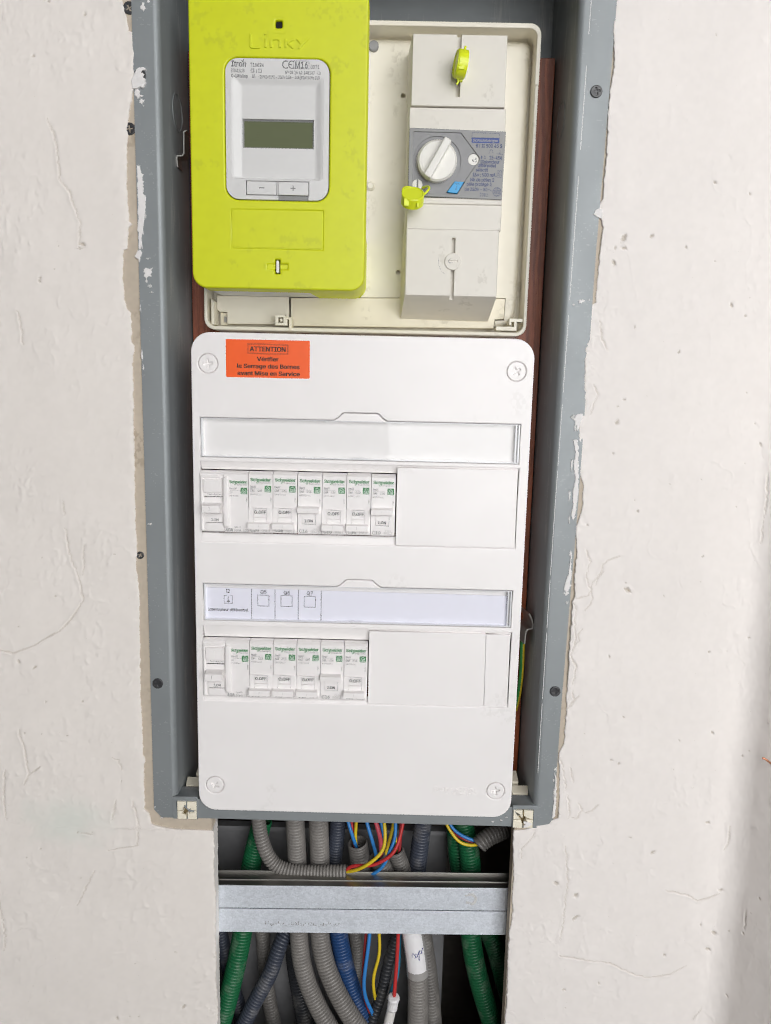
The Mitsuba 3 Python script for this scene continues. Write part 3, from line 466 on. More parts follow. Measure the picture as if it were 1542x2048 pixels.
clip = unary_union([shapely.box(-70.2, 196.5, -67.8, 204.6), shapely.box(-70.2, 202.6, -62.5, 204.6), shapely.box(-70.2, 196.5, -60.6, 198.4), shapely.box(-63.8, 198.2, -60.8, 203.2), shapely.box(-66.3, 199.4, -64.6, 201.6)])
part(tr, 'latch', plate(clip, 39.4, 50, 0.3), 'cream_plastic')
part(tr, 'latch', plate(unary_union([shapely.box(-59.4, 192.6, -57.2, 202.6), shapely.box(-62.8, 201.0, -57.2, 202.8)]), 39.2, 50, 0.3), 'cream_plastic_yellowed')
hook = unary_union([shapely.box(101.8, 196.2, 117.5, 199.2), shapely.box(115.6, 196.2, 117.7, 203.2), shapely.box(111.8, 202.8, 122, 205.4), shapely.box(111.8, 200.6, 113.4, 205.0)])
part(tr, 'latch', plate(hook, 39.0, 50, 0.3), 'cream_plastic')
part(tr, 'rib', plate(Polygon([(-121, 196.5), (-118.8, 196.5), (-118.8, 214), (-121, 216)]), 44, 62), 'cream_plastic')

# ---------------------------------------------------------------- the lime electricity meter
em = thing('electricity_meter', 'lime-green electricity meter with a small grey display and two buttons', 'electricity meter')
shell = rr(-124.0, 0.2, 219.0, 423, 10.5, 9)
disp_hole = rr(-99.3, -25.9, 280.1, 373.9, 9.5, 8)
slot_v, slot_h = rr(-64.3, -60.6, 229.8, 239.8, 0.4, 2), shapely.box(-69.8, 233.3, -55.2, 236.6)
led = rr(-63.9, -59.2, 393.0, 397.7, 1.0, 3)
part(em, 'cover', plate(shell.difference(unary_union([disp_hole, slot_v, slot_h, led, shapely.box(-95.0, 247.4, -30.1, 273.4).difference(shapely.box(-94.6, 247.8, -30.5, 273.0))])), 0.0, 19, 1.4, 4), 'lime_plastic')
part(em, 'slot_floor', plate(slot_h.buffer(0.2).difference(slot_v), 1.6, 3), 'lime_plastic', False)
part(em, 'slot_floor', plate(slot_v.buffer(0.2), 9, 10), 'lime_plastic', False)
part(em, 'seal_tab', plate(rr(-63.5, -61.6, 230.6, 239.2, 0.9, 4), 0.6, 6, 0.4), 'white_plastic')
part(em, 'led_window', [plate(rr(-63.6, -59.5, 393.3, 397.4, 0.8, 3), 2.0, 3)], 'dark_glass')
part(em, 'led_frame', plate(rr(-66.3, -56.6, 389.6, 400.4, 0.8, 2).difference(rr(-65.7, -57.2, 390.2, 399.8, 0.6, 2)), -0.25, 0.1), 'lime_plastic')
part(em, 'raised_panel', plate(shapely.box(-94.6, 247.8, -30.5, 273.0), -0.05, 1.2, 0.1, 2), 'lime_plastic')
part(em, 'panel_groove', plate(shapely.box(-95.2, 247.2, -29.9, 273.6), 0.45, 1.4), 'lime_plastic')
def zs(u, v): return (-81.0 + u, 379.6 + v)
L = [[(0, 9.2), (0, 1.4), (1.0, 0.6), (6.6, 0.6)], [(10.4, 6.2), (10.4, 0.6)], [(10.4, 8.6), (10.4, 9.4)], [(14.2, 0.6), (14.2, 5.2), (15.2, 6.2), (19.4, 6.2), (20.4, 5.2), (20.4, 0.6)], [(24.4, 9.0), (24.4, 0.6)], [(24.4, 3.4), (29.6, 6.4)], [(25.8, 3.6), (29.8, 0.6)], [(32.2, 6.6), (35.6, 3.2)], [(39.4, 6.8), (33.4, 0.4)]]
L[4] = [(24.4, 6.4), (24.4, 0.6)]
part(em, 'raised_lettering', [plate(LineString([zs(*q) for q in s]).buffer(0.75, cap_style='flat', quad_segs=4), -1.0, 0.1, 0.2, 2) for s in L], 'lime_plastic')
def bezel(A, B, ya, yb, n=7):
    a, b = (np.array(orient(q, 1.0).exterior.coords)[:-1] for q in (A, B)); m = len(a); i = np.arange(m); j = (i + 1) % m; V, F = [], []
    for k in range(n + 1):
        t = k / n; q = a + (b - a) * t; V.append(np.stack([q[:, 0], np.full(m, ya + (yb - ya) * (t * t * (3 - 2 * t))), q[:, 1]], 1))
        if k: o = (k - 1) * m; F += [np.stack([o + i, o + j, o + m + j], 1), np.stack([o + i, o + m + j, o + m + i], 1)]
    return trimesh.Trimesh(np.vstack(V), np.vstack(F), process=False)
d = name(em + '__display')
win0, win1 = rr(-94.6, -30.4, 294.2, 361.6, 2.5), rr(-87.6, -36.4, 295.4, 356.2, 1.2)
keys = shapely.box(-84.75, 283.35, -39.95, 293.25)
b1, b2 = shapely.box(-84.2, 283.9, -63.1, 292.7), shapely.box(-61.8, 283.9, -40.5, 292.7)
key_strip = shapely.box(-61.9, 279, -40.5, 283.6)
body = rr(-98.8, -26.4, 280.6, 373.4, 9.1, 8)
lcdr = shapely.box(-87.6, 315.5, -37.1, 334.8)
put(d, [plate(body.difference(unary_union([win0, keys, key_strip])), 0.1, 4.2, 0.15, 2), bx(-62.7, -62.2, 0.1, 2, 283.6, 293.0), bezel(win0, win1, 0.15, 2.2), plate(win1.buffer(0.1).difference(lcdr), 2.2, 4.2)], 'display_plastic', 50)
labels[d] = {'label': 'light grey display bezel with printed ratings'}
def sub(parent, what, mesh, bsdf, smooth=32):
    key = name(parent + '__' + what); put(key, mesh, bsdf, smooth); return key
sub(d, 'screen', plate(lcdr.buffer(0.3), 4.6, 6), 'lcd', False)
sub(d, 'screen_edge', plate(lcdr.difference(lcdr.buffer(-1.0, join_style='mitre')), 4.2, 6), 'flat_grey', False)
for q in (b1, b2): sub(d, 'button', plate(q, -0.25, 4, 0.25, 2), 'display_plastic')
sub(d, 'button_gap', plate(keys.buffer(0.2).difference(key_strip), 3.4, 3.8), 'display_plastic', False)
sub(d, 'grey_strip', plate(key_strip.intersection(body), 1.3, 3), 'flat_grey', False)  # dark grey strip set back below the right-hand button
Y0 = 0.1
pt = [text('Itron', -94.7, 367.9, 3.6, 10.4, True, Y0, shear=0.12), stroke([(-87.3, 371.9), (-86.4, 371.0), (-85.8, 372.6)], 0.5, Y0), text('T10624', -81.2, 368.0, 2.3, 9.2, True, Y0), text('ITE411L1B', -94.6, 364.2, 2.2, 9.3, True, Y0), frame_line(-81.0, -78.5, 364.2, 366.6, 0.45, Y0), stroke([(-77.0, 364.2), (-77.0, 366.6)], 0.25, Y0), stroke([(-77.4, 364.4), (-76.6, 364.4)], 0.4, Y0), frame_line(-75.9, -73.3, 364.1, 366.7, 0.25, Y0), text('1', -74.9, 364.5, 1.8, 0.6, y=Y0),
      text('C=1Wh/imp', -94.7, 360.8, 2.2, 11.6, True, Y0), text('1B', -80.2, 361.0, 2.0, 2.2, y=Y0, bold=True), text('-25°C/+55°C - 230V 0,5A - 10A(90)A 50Hz Cl.B', -75.8, 360.6, 1.95, 42.8, True, Y0), frame_line(-51.2, -40.4, 367.0, 372.3, 0.25, Y0), text('M16', -50.2, 367.5, 4.2, 8.9, True, Y0), text('0071', -39.4, 367.3, 2.5, 6.0, True, Y0), text('N° 06 16 62 148167', -57.0, 363.6, 2.2, 20.5, True, Y0), text('48', -35.0, 363.4, 2.2, 2.5, y=Y0)]
for cx in (-56.6, -52.4):
    arc = [(cx + 2.35 * math.cos(a) * 0.95, 369.7 + 2.35 * math.sin(a)) for a in np.linspace(0.9, 2 * math.pi - 0.9, 18)]
    pt.append(stroke(arc, 0.65, Y0))
pt.append(stroke([(-54.5, 369.7), (-52.3, 369.7)], 0.6, Y0))
sub(d, 'print', pt, 'grey_print', False)
sub(d, 'button_mark', [stroke([(-75.4, 288.4), (-71.6, 288.4)], 0.8, -0.25), stroke([(-53.1, 288.4), (-49.5, 288.4)], 0.7, -0.25), stroke([(-51.3, 286.6), (-51.3, 290.2)], 0.7, -0.25)], 'flat_grey', False)
body_poly = rr(-122.6, -1.2, 219.7, 421, 10, 8)
part(em, 'base', plate(body_poly, 19, 63.5, 0.3), 'meter_grey')
blk = plate(rr(-123.2, -0.4, 219.1, 421, 10, 8), 18.5, 61); wedge = plate(shapely.box(-60, 200, 10, 262), 10, 70); wv = np.array(wedge.vertices); wv[:, 0] = np.where(wv[:, 0] < -50, np.where(wv[:, 1] < 40, -42.5, -35.0), wv[:, 0])
part(em, 'terminal_cover', trimesh.boolean.intersection([blk, trimesh.Trimesh(wv, wedge.faces)], engine='manifold'), 'lime_plastic')
bl = trimesh.creation.icosphere(3, 1.0); bl.apply_scale([13.5, 11, 3.2]); bl.apply_translation([-72, 31, 222.2])
part(em, 'bulge', bl, 'meter_grey', True)

# ---------------------------------------------------------------- the main switch with its two lead-seal tags
ms = thing('main_switch', 'cream main switch with a grey rotary knob plate, mounted right of the lime meter', 'circuit breaker')
top = frustum((31.0, 97.8, 350.0, 397.4), 15, (28.0, 98.4, 349.2, 399.4), 60)
part(ms, 'upper_cover', cut(top, trimesh.creation.box(bounds=[[62.2, 10, 356.2], [65.6, 20.5, 405]])), 'switch_plastic')
part(ms, 'body', frustum((30.0, 99.2, 266.0, 349.6), 17.0, (28.2, 99.4, 266, 350), 60), 'switch_plastic')
low_ = hull([(x, 17.6, z) for x in (30.6, 97.6) for z in (219.2, 266.8)] + [(x, 18.3, z) for x in (29.8, 98.3) for z in (218.6, 267.4)] + [(27.6, 52, 204.8), (96.6, 51, 204.0), (27.0, 60, 204.8), (97, 60, 204.0), (27.0, 60, 267.4), (98.6, 60, 267.4)])
part(ms, 'lower_cover', cut(low_, trimesh.creation.box(bounds=[[63.5, 10, 214], [66.4, 22.5, 260.6]])), 'switch_plastic')
part(ms, 'shelf', frustum((30.4, 98.8, 283.6, 288), 15.6, (30.2, 99.0, 282.2, 288), 22, 0.6), 'switch_plastic')
cs = axis_disc((64.9, 16.4, 243.5), (0, -1, 0), 6.1, 3, 40, 0.3)
part(ms, 'cover_screw', cut(cs, trimesh.creation.box(bounds=[[61.2, 15, 242.9], [68.6, 17.4, 244.3]])), 'switch_plastic')
part(ms, 'cover_screw', [stroke([(63.2, 245.6), (61.2, 243.7), (63.2, 241.6)], 0.4, 16.4), stroke([(61.6, 243.0), (65.0, 242.6)], 0.25, 16.4)], 'pale_print', False)
part(ms, 'turn_mark', [stroke([(64.9 + 10.6 * math.cos(a), 243.5 + 10.6 * math.sin(a)) for a in np.linspace(math.radians(175), math.radians(240), 12)], 0.25, 17.6), stroke([(54.4, 246.2), (54.4, 243.2)], 0.25, 17.6)], 'pale_print', False)
part(ms, 'cover_screw', cut(axis_disc((64.4, 14.2, 373.2), (0, -1, 0), 6.1, 3, 40, 0.3), trimesh.creation.box(bounds=[[62.2, 12, 365], [65.6, 15.0, 382]])), 'switch_plastic')
pl = Polygon([(30.4, 288.6), (98.6, 287.0), (99.4, 333.4), (30.2, 334.8)])
pent = Polygon([(33.0, 332.2), (67.2, 332.0), (81.6, 314.8), (65.2, 290.2), (33.8, 290.0)]).buffer(-0.8).buffer(0.8)
ks = circ(50.7, 312.3, 17.4, 60); ind = circ(77.0, 314.4, 4.0, 30); blue_p = Polygon([(64.0, 299.2), (71.2, 298.7), (66.2, 290.2), (58.0, 291.0)])
fp = part(ms, 'face_plate', [plate(pl.difference(pent.union(ind).union(blue_p)), 13.8, 18, 0.4)], 'switch_grey_light')
part(ms, 'knob_recess', [plate(pent.difference(unary_union([ks, ind, blue_p])), 14.7, 18, 0.1), plate(ks.buffer(0.1).difference(circ(50.7, 312.3, 15.2, 60)), 15.6, 18, 0.2)], 'switch_grey')
part(ms, 'knob_floor', plate(circ(50.7, 312.3, 15.4, 40), 19.6, 20), 'switch_grey', False)
part(ms, 'knob', axis_disc((50.7, 9.6, 312.0), (0, -1, 0), 14.2, 7.2, 64, 1.4), 'knob_plastic', 40)
part(ms, 'knob', stroke([(50.7 + 11.0 * math.cos(a), 312 + 11.0 * math.sin(a)) for a in np.linspace(math.radians(130), math.radians(205), 14)], 0.5, 9.6, 0.35, 'round'), 'knob_plastic', 40)
bar = affinity.rotate(rr(50.7 - 2.8, 50.7 + 2.8, 297.2, 326.6, 0.9), -29, origin=(50.7, 312))
part(ms, 'knob_bar', plate(bar, 2.2, 10, 0.8), 'knob_plastic', 40)
part(ms, 'mark', [text('O', 36.6, 327.0, 3.0, 3.6, y=14.7, t=0.25), text('I', 63.8, 326.6, 3.6, 0.5, y=14.7, t=0.25), text('F', 35.2, 300.6, 2.6, 1.5, y=14.7, t=0.25), *[stroke([(50.7 + 18.7 * math.cos(a), 312.3 + 18.7 * math.sin(a)) for a in np.linspace(math.radians(100), math.radians(175), 14)], 0.3, 14.7, 0.15)]], 'switch_grey_light', False)
part(ms, 'dial_window', [plate(circ(77.0, 314.4, 3.9, 30), 15.2, 17, 0.2)], 'knob_plastic')
part(ms, 'print', text('45', 76.0, 312.6, 3.0, 3.4, y=15.2), 'black_print', False)
part(ms, 'test_button', plate(blue_p.buffer(-0.35, join_style='mitre'), 12.9, 17, 0.35), 'switch_blue')
part(ms, 'print', [stroke([(64.2, 297.4), (64.9, 297.4), (65.2, 296.4)], 0.3, 12.9), stroke([(66.2, 297.3), (66.9, 297.3), (67.2, 296.4)], 0.3, 12.9), stroke([(65.2, 295.2), (64.8, 293.0)], 0.35, 12.9), stroke([(64.8, 293.0), (65.6, 292.8)], 0.3, 12.9)], 'navy_print', False)
part(ms, 'seal_screw', [plate(circ(36.9, 296.0, 3.8, 30).difference(shapely.box(36.5, 290, 37.3, 300)), 13.3, 16, 0.4)], 'knob_plastic')
part(ms, 'seal_screw', plate(shapely.box(36.4, 292.6, 37.4, 299.4), 15.2, 15.8), 'knob_plastic', False)
Yp = 13.8
part(ms, 'brand_band', plate(shapely.box(75.1, 325.3, 94.9, 328.7), Yp - 0.08, Yp + 0.02), 'band_blue', False)
part(ms, 'print', text('Schlumberger', 76.0, 326.2, 1.75, 18.0, True, Yp - 0.08), 'pale_print', False)
np_ = [frame_line(75.1, 94.9, 328.7, 332.2, 0.2, Yp), *fat('BT II 500 45 S', 78.3, 322.3, 2.4, 18.8, 0.05, y=Yp), stroke([(87.4, 318.6), (88.2, 318.6), (88.8, 321), (90.0, 321), (90.6, 319.2), (91.4, 318.4)], 0.25, Yp), stroke([(93.4, 318.2), (98.0, 318.0)], 0.25, Yp), stroke([(95.7, 318.1), (95.7, 320.8)], 0.3, Yp), plate(Polygon([(82.3, 317.2), (82.3, 314.2), (83.5, 315.7)]), Yp - 0.1, Yp), text('Ir', 84.4, 314.5, 2.3, 1.7, y=Yp), *fat('15-45A', 88.4, 314.3, 2.4, 9.0, 0.05, y=Yp),
       *fat('Disjoncteur', 82.2, 311.6, 2.2, 13.6, 0.05, y=Yp), *fat('différentiel', 80.2, 309.0, 2.2, 13.0, 0.05, y=Yp), *fat('séléctif', 78.9, 306.0, 2.1, 8.8, 0.05, y=Yp), *fat('I∆n : 500 mA', 76.8, 302.6, 2.3, 16.4, 0.05, y=Yp), frame_line(94.2, 97.6, 302.2, 306.8, 0.25, Yp), text('S', 95.0, 303.0, 3.0, 1.8, y=Yp), *fat('Nb de pôles 2', 75.2, 299.2, 2.3, 17.2, 0.05, y=Yp), *fat('pôle protégé 1', 72.8, 296.2, 2.2, 18.0, 0.05, y=Yp), *fat('Un 250V - 50', 71.4, 292.6, 2.2, 16.4, 0.05, y=Yp), stroke([(88.3, 293.4), (89.0, 294.2), (89.8, 293.4), (90.6, 292.7), (91.3, 293.5)], 0.25, Yp), text('2001', 82.4, 289.0, 2.3, 6.0, y=Yp),
       plate(circ(94.8, 292.2, 3.1, 30).difference(circ(94.8, 292.2, 2.75, 30)), Yp - 0.1, Yp), *[stroke([(94.8 + dx - 0.45, 292.2 + dz), (94.8 + dx + 0.45, 292.2 + dz)], 0.28, Yp) for dx in (-1.7, -0.6, 0.6, 1.7) for dz in (-0.8, 0, 0.8)], *[stroke([(94.8 + dx, 290.9), (94.8 + dx, 293.5)], 0.22, Yp) for dx in (-2.1, -1.15, 0.0, 1.15, 2.1)], stroke([(93.6, 294.6), (94.2, 293.9), (94.8, 294.7), (95.4, 293.9), (96.0, 294.6)], 0.25, Yp), stroke([(93.8, 289.9), (95.8, 289.9)], 0.3, Yp)]
part(ms, 'print', np_, 'navy_print', False)

sg = thing('security_seal', 'yellow plastic seal standing edge-on in the slot of the upper switch cover', 'seal tag')
ax = np.array([-0.983, -0.16, 0.09])
part(sg, 'drum', axis_disc((61.4, 2.6, 373.6), ax, 9.2, 6.6, 40, 0.5), 'seal_yellow', 40)
part(sg, 'rim', [tube([np.array([61.2, 2.4, 373.6]) + 8.2 * (math.cos(a) * np.array([0.16, -0.983, 0.0]) + math.sin(a) * np.array([0.1, 0.04, 0.99])) for a in np.linspace(0, 2 * math.pi, 30)], 0.5, 6)], 'seal_yellow', True)
part(sg, 'tail', [tube([(66.6, 3, 381), (67.4, 1.0, 384.2)], 0.8, 8), tube([(63.4, 6, 365.5), (63.0, 6.5, 362.3), (62.4, 6.6, 361.4)], 0.8, 8), bx(62.4, 66.6, -5.2, -3.4, 367.2, 371.0, 0.4), bx(63.2, 66.9, 12, 16, 366, 381, 0.2)], 'seal_yellow')
sg = thing('security_seal', 'round yellow plastic seal hanging by its loop from the grey knob plate', 'seal tag')
ax = np.array([0.03, -0.72, 0.69]); c0 = np.array([33.7, 0.0, 286.6])
part(sg, 'drum', axis_disc(c0, ax, 8.1, 7.4, 44, 0.5), 'seal_yellow', 40)
u_ = np.array([1.0, 0, 0]); w_ = np.cross(ax / np.linalg.norm(ax), u_)
part(sg, 'rim', tube([c0 + 7.5 * (math.cos(a) * u_ + math.sin(a) * w_) for a in np.linspace(0, 2 * math.pi, 34)], 0.45, 6), 'seal_yellow', True)
part(sg, 'loop', tube([(26.6, 3, 287.0), (26.6, 5, 290.6), (28.6, 9, 293.0), (31.6, 13, 294.0), (33.4, 16, 294.4)], 0.85, 8), 'seal_yellow', True)
part(sg, 'loop', tube([(41.0, 4, 286.6), (43.6, 3, 288.8), (45.2, 5, 291.4), (44.4, 9, 293.8), (42.0, 13, 294.2), (40.2, 16, 294.0)], 0.85, 8), 'seal_yellow', True)
part(sg, 'tab', [bx(27.4, 31.0, -4.6, -2.4, 277.4, 282.4, 0.3), bx(36.6, 37.8, -4.5, -3, 276.9, 279.5, 0.2)], 'seal_yellow')

# ---------------------------------------------------------------- the white distribution panel
dp = thing('distribution_panel', 'white distribution panel with rounded corners and two rows of breakers below the meter', 'electrical panel')
def tab_poly(x0, x1, z): return Polygon([(x0, z - 1), (x0, z), (x0 + 3.5, z + 2.2), (x0 + 6.5, z + 5.2), (x0 + 8.0, z + 5.7), (x1 - 8.0, z + 5.7), (x1 - 6.5, z + 5.2), (x1 - 3.5, z + 2.2), (x1, z), (x1, z - 1)])
W1, W2 = (-119.0, 117.6, 96.5, 126.0), (-118.8, 117.8, -29.6, -0.2)
tabs = [tab_poly(-20.5, 19.5, 126.0), tab_poly(-16.5, 17.6, -0.2)]
wins = [unary_union([shapely.box(w[0], w[2], w[1], w[3]), t]) for w, t in zip((W1, W2), tabs)]
S1, S2 = shapely.box(-119.2, 32.6, 118.0, 93.3), shapely.box(-119.2, -94.4, 118.6, -33.6)
screws = [(-112.5, 165.0), (112.4, 164.2), (-111.8, -165.7), (112.0, -164.6)]
FY = -5.0
cover = rr(-125, 125, -187.5, 187.5, 14.5, 12)
holes = unary_union([*wins, S1, S2, *[circ(x, z, 7.2, 40) for x, z in screws]])
part(dp, 'cover', plate(cover.difference(holes), FY, -2.0, 0.9, 4), 'white_plastic')
part(dp, 'side_frame', plate(cover.buffer(-0.2).difference(cover.buffer(-2.6)), -3.2, 66), 'white_plastic')
for (x, z), rot in zip(screws, (8, 32, -28, 12)):
    sc = part(dp, 'cover_screw', [plate(circ(x, z, 6.75, 40).difference(affinity.translate(affinity.rotate(unary_union([LineString([(-3.3, 0), (3.3, 0)]).buffer(0.8, cap_style='flat'), LineString([(0, -3.3), (0, 3.3)]).buffer(0.8, cap_style='flat')]), rot, origin=(0, 0)), x, z)), FY - 0.1, -2.5, 0.45, 3), plate(circ(x, z, 5, 20), FY + 1.7, FY + 2.0), plate(circ(x, z, 7.4, 30), FY + 2.4, FY + 2.8)], 'white_plastic')
part(dp, 'window_floor', plate(wins[0].buffer(0.4), 0.5, 1.2), 'window_floor', False)
part(dp, 'window_floor', plate(wins[1].buffer(0.4), 0.5, 1.2), 'window_floor', False)
for w, g, t in ((W1, wins[0], tabs[0]), (W2, wins[1], tabs[1])):
    x0, x1, z0, z1 = w
    k = name(dp + '__label_cover')
    sheet = plate(g.buffer(-0.25), FY + 0.7, FY + 0.75)
    f = np.array(sheet.faces); vv = np.array(sheet.vertices); cen = vv[f][:, :, 1].mean(1)
    put(k, trimesh.Trimesh(vv, f[cen < FY + 0.71], process=False), 'clear_cover', False)
    labels[k] = {'label': 'clear label cover of the upper row' if z0 > 0 else 'clear label cover over the printed strip of the lower row'}
    sub(k, 'rim', [bx(x0 + 0.35, x0 + 1.3, FY + 0.9, 0.4, z0 + 0.4, z1 - 0.4), bx(x1 - 1.3, x1 - 0.35, FY + 0.9, 0.4, z0 + 0.4, z1 - 0.4), bx(x0 + 1.3, x1 - 1.3, FY + 0.9, 0.4, z0 + 0.4, z0 + 1.0), bx(x0 + 1.3, x1 - 1.3, FY + 0.9, 0.4, z1 - 0.9, z1 - 0.4), bx(x1 - 3.4, x1 - 2.6, FY + 1.2, 0.4, z0 + 1.0, z1 - 0.9)], 'clear_rim', False)
    sub(k, 'latch', bx(-6, 3, FY + 0.5, FY + 1.4, z0 + 0.5, z0 + 1.7, 0.2), 'clear_rim', False)
    for hx in (-26.5, 28): sub(k, 'hinge', bx(hx - 0.5, hx + 0.5, FY + 0.5, 0, z1 - 1.8, z1 - 0.4, 0.1), 'clear_rim', False)
    sub(k, 'grip', plate(t.buffer(-0.5), FY + 1.2, 0.4, 0.6), 'white_plastic')
ls = name(dp + '__label_strip')
put(ls, plate(Polygon([(-118.2, -4.4), (114.2, -5.4), (114.9, -28.6), (-118.4, -28.9)]), -0.8, -0.5), 'paper_white', False); labels[ls] = {'label': 'printed paper label strip behind the lower clear cover'}
Yl = -0.8
cell = lambda x: frame_line(x - 4.5, x + 4.5, -18.3, -9.3, 0.38, Yl)
sub(ls, 'print', [*[stroke([(x, -4.6), (x, -28.8)], 0.42, Yl) for x in (-82.3, -64.3, -46.4, -28.7)], stroke([(114.3, -5.6), (114.9, -28.4)], 0.35, Yl), text('I2', -102.0, -8.2, 2.8, 2.8, True, Yl), text('Q5', -75.6, -8.3, 2.8, 4.8, True, Yl), text('Q6', -57.6, -8.5, 2.8, 4.8, True, Yl), text('Q7', -39.8, -8.5, 2.8, 4.8, True, Yl), cell(-73.3), cell(-55.4), cell(-37.5), text('Interrupteur différentiel', -116.0, -22.8, 2.2, 31.0, True, Yl),
                  stroke([(-101.0, -10.5), (-103.6, -10.5), (-103.6, -16.9), (-97.0, -16.9), (-97.0, -10.5), (-99.2, -10.5)], 0.3, Yl), stroke([(-100.3, -11.2), (-100.3, -12.8)], 0.3, Yl), stroke([(-101.3, -13.0), (-99.6, -14.4), (-101.2, -14.6)], 0.3, Yl), stroke([(-101.6, -15.2), (-99.0, -15.2)], 0.5, Yl), stroke([(-100.3, -14.2), (-100.3, -16.2)], 0.3, Yl)], 'black_print', False)
def slot_lips(S, z0, z1, zb):
    x0, x1 = -119.2, 118.2
    def strip(za, zb_, ya, yb): return hull([(x, y, z) for x in (x0, x1) for z, y in ((za, ya), (zb_, yb), (za, ya + 1.2), (zb_, yb + 1.2))])
    return [strip(z1, zb[1], -3.9, -0.6), strip(z0, zb[0], -4.3, -2.2), bx(x0, x1, 48.0, 49.0, z0, z1)]
part(dp, 'slot_surround', slot_lips(S1, 32.6, 93.3, (39.0, 87.3)), 'white_plastic', False)
part(dp, 'slot_surround', slot_lips(S2, -94.4, -33.6, (-89.6, -43.4)), 'white_plastic', False)
part(dp, 'slot_back', bx(27.5, 118, 0, 1, 33, 93), 'white_plastic', False)
part(dp, 'slot_back', bx(9, 118, 0, 1, -94, -34), 'white_plastic', False)
part(dp, 'blanking_plate', plate(Polygon([(27.5, 33.3), (117.2, 33.6), (116.9, 92.2), (27.5, 92.1)]), -6.2, 0, 0.35), 'white_plastic')
part(dp, 'blanking_plate', plate(Polygon([(9.0, -93.2), (99.3, -93.0), (98.6, -34.6), (9.0, -34.4)]), -6.2, 0, 0.3), 'white_plastic')
part(dp, 'blanking_plate', plate(Polygon([(99.55, -93.0), (117.6, -92.9), (117.3, -34.9), (98.85, -34.6)]), -6.1, 0, 0.3), 'white_plastic')
em_t = [text('Schneider', 62.3, -166.1, 3.8, 35.2, True, FY, 0.6), text('Electric', 77.6, -168.9, 1.9, 19.6, True, FY, 0.5), plate(Point(74.0, -167.0).buffer(1.6, quad_segs=6).difference(Point(74.0, -167.0).buffer(0.9, quad_segs=6)), FY - 0.5, FY)]
part(dp, 'raised_lettering', em_t, 'white_plastic', False)
st = name(dp + '__warning_sticker')
put(st, plate(rr(-99.3, -38.2, 155.6, 182.7, 0.7, 3), FY - 0.14, FY), 'orange_paper', False); labels[st] = {'label': 'orange rectangular warning sticker'}
Ys = FY - 0.14
sub(st, 'print', [frame_line(-83.6, -53.9, 172.5, 179.9, 0.22, Ys), frame_line(-83.0, -54.5, 173.1, 179.3, 0.22, Ys), *fat('ATTENTION', -81.8, 174.5, 3.3, 26.0, 0.1, y=Ys), *fat('Vérifier', -76.6, 167.6, 2.9, 15.8, 0.1, y=Ys), *fat('le Serrage des Bornes', -91.2, 162.4, 2.9, 45.6, 0.1, y=Ys), *fat('avant Mise en Service', -91.0, 157.3, 2.9, 45.6, 0.1, y=Ys)], 'sticker_print', False)

# ---------------------------------------------------------------- circuit breakers and residual current switches (local u right, v down from the top of the face)
P = 18.24
def nose(w, extra=0):
    """Front of one module: slanted shoulder at the top, flat face, block to the back."""
    prof = [(0.0, 0.4), (0.0, 43.6), (-0.8, 44.4), (-8, 44.4), (-8, -1.6), (-3.0, -1.6), (-1.2, -0.6)]      # (-depth behind face, v)
    V = [(u, -a, -v) for u in (0.22, w - 0.22) for a, v in prof]
    return hull(V)
def mirror_v(pts): return pts
def L2(u0, u1, v0, v1): return shapely.box(u0, -v1, u1, -v0)
icon_bg = plate(rr(12.1, 16.9, -13.2, -8.4, 0.5, 3), -0.09, 0.02)
def ic(u, v): return (12.1 + u, -13.2 + v)
icon_fg = [stroke([ic(0.9, 3.1), ic(2.4, 4.2), ic(3.9, 3.1), ic(3.9, 0.75), ic(0.9, 0.75), ic(0.9, 2.2)], 0.38, -0.09, 0.07), stroke([ic(0.9, 2.2), ic(2.0, 2.6), ic(3.0, 2.2), ic(2.9, 1.5), ic(2.1, 1.4), ic(2.0, 1.9)], 0.34, -0.09, 0.07)]
def logo(u, v, w, k=1.0):
    leaf = affinity.rotate(affinity.scale(Point(0, 0).buffer(1, quad_segs=5), 0.95 * k, 0.62 * k), 35, origin=(0, 0))
    leaf = leaf.difference(affinity.scale(leaf, 0.52, 0.45))
    return [*fat('Schneider', u, -v, 2.35 * k, w, 0.09), plate(affinity.translate(leaf, u + 0.345 * w, -v - 0.95 * k), -0.1, 0.02), stroke([(u + 0.40 * w, -v + 0.3), (u + 0.405 * w, -v - 0.5)], 0.4 * k)], [text('Electric', u + 0.45 * w, -v - 1.75 * k, 1.15 * k, 0.54 * w)]
def move(m, dx=0, dy=0, dz=0):
    m = trimesh.util.concatenate(m) if isinstance(m, list) else m.copy(); m.apply_translation([dx, dy, dz]); return m
KIT = {}
def kit(key, fn, bsdf, smooth=32):
    if key not in KIT:
        m = fn(); m = trimesh.util.concatenate(m) if isinstance(m, list) else m
        KIT[key] = mikit.ply(trimesh.Trimesh(np.asarray(m.vertices) * MM, m.faces, process=False), bsdf, smooth)
    return KIT[key]
def place(parent, what, d, at, label=None):
    k = name(parent + '__' + what); scene[k] = {**d, 'to_world': T().translate([c * MM for c in at])}
    if label: labels[k] = {'label': label}
    return k
g_logo, p_logo = logo(1.55, 5.15, 15.3)
def frame_off():                                                                              # raised housing round the toggle, open at the bottom
    return [plate(L2(-0.05, 17.4, 25.0, 37).difference(L2(3.8, 13.7, 25.5, 38)), -0.9, 0.3, 0.2), plate(L2(0.1, 18.1, 21.55, 21.75), -0.12, 0.05)]
def win_off(): return [plate(L2(3.9, 13.6, 25.6, 32.0), -0.45, 0.3, 0.1), plate(L2(3.9, 13.6, 32.2, 36.2), -1.3, 0.3, 0.3)]
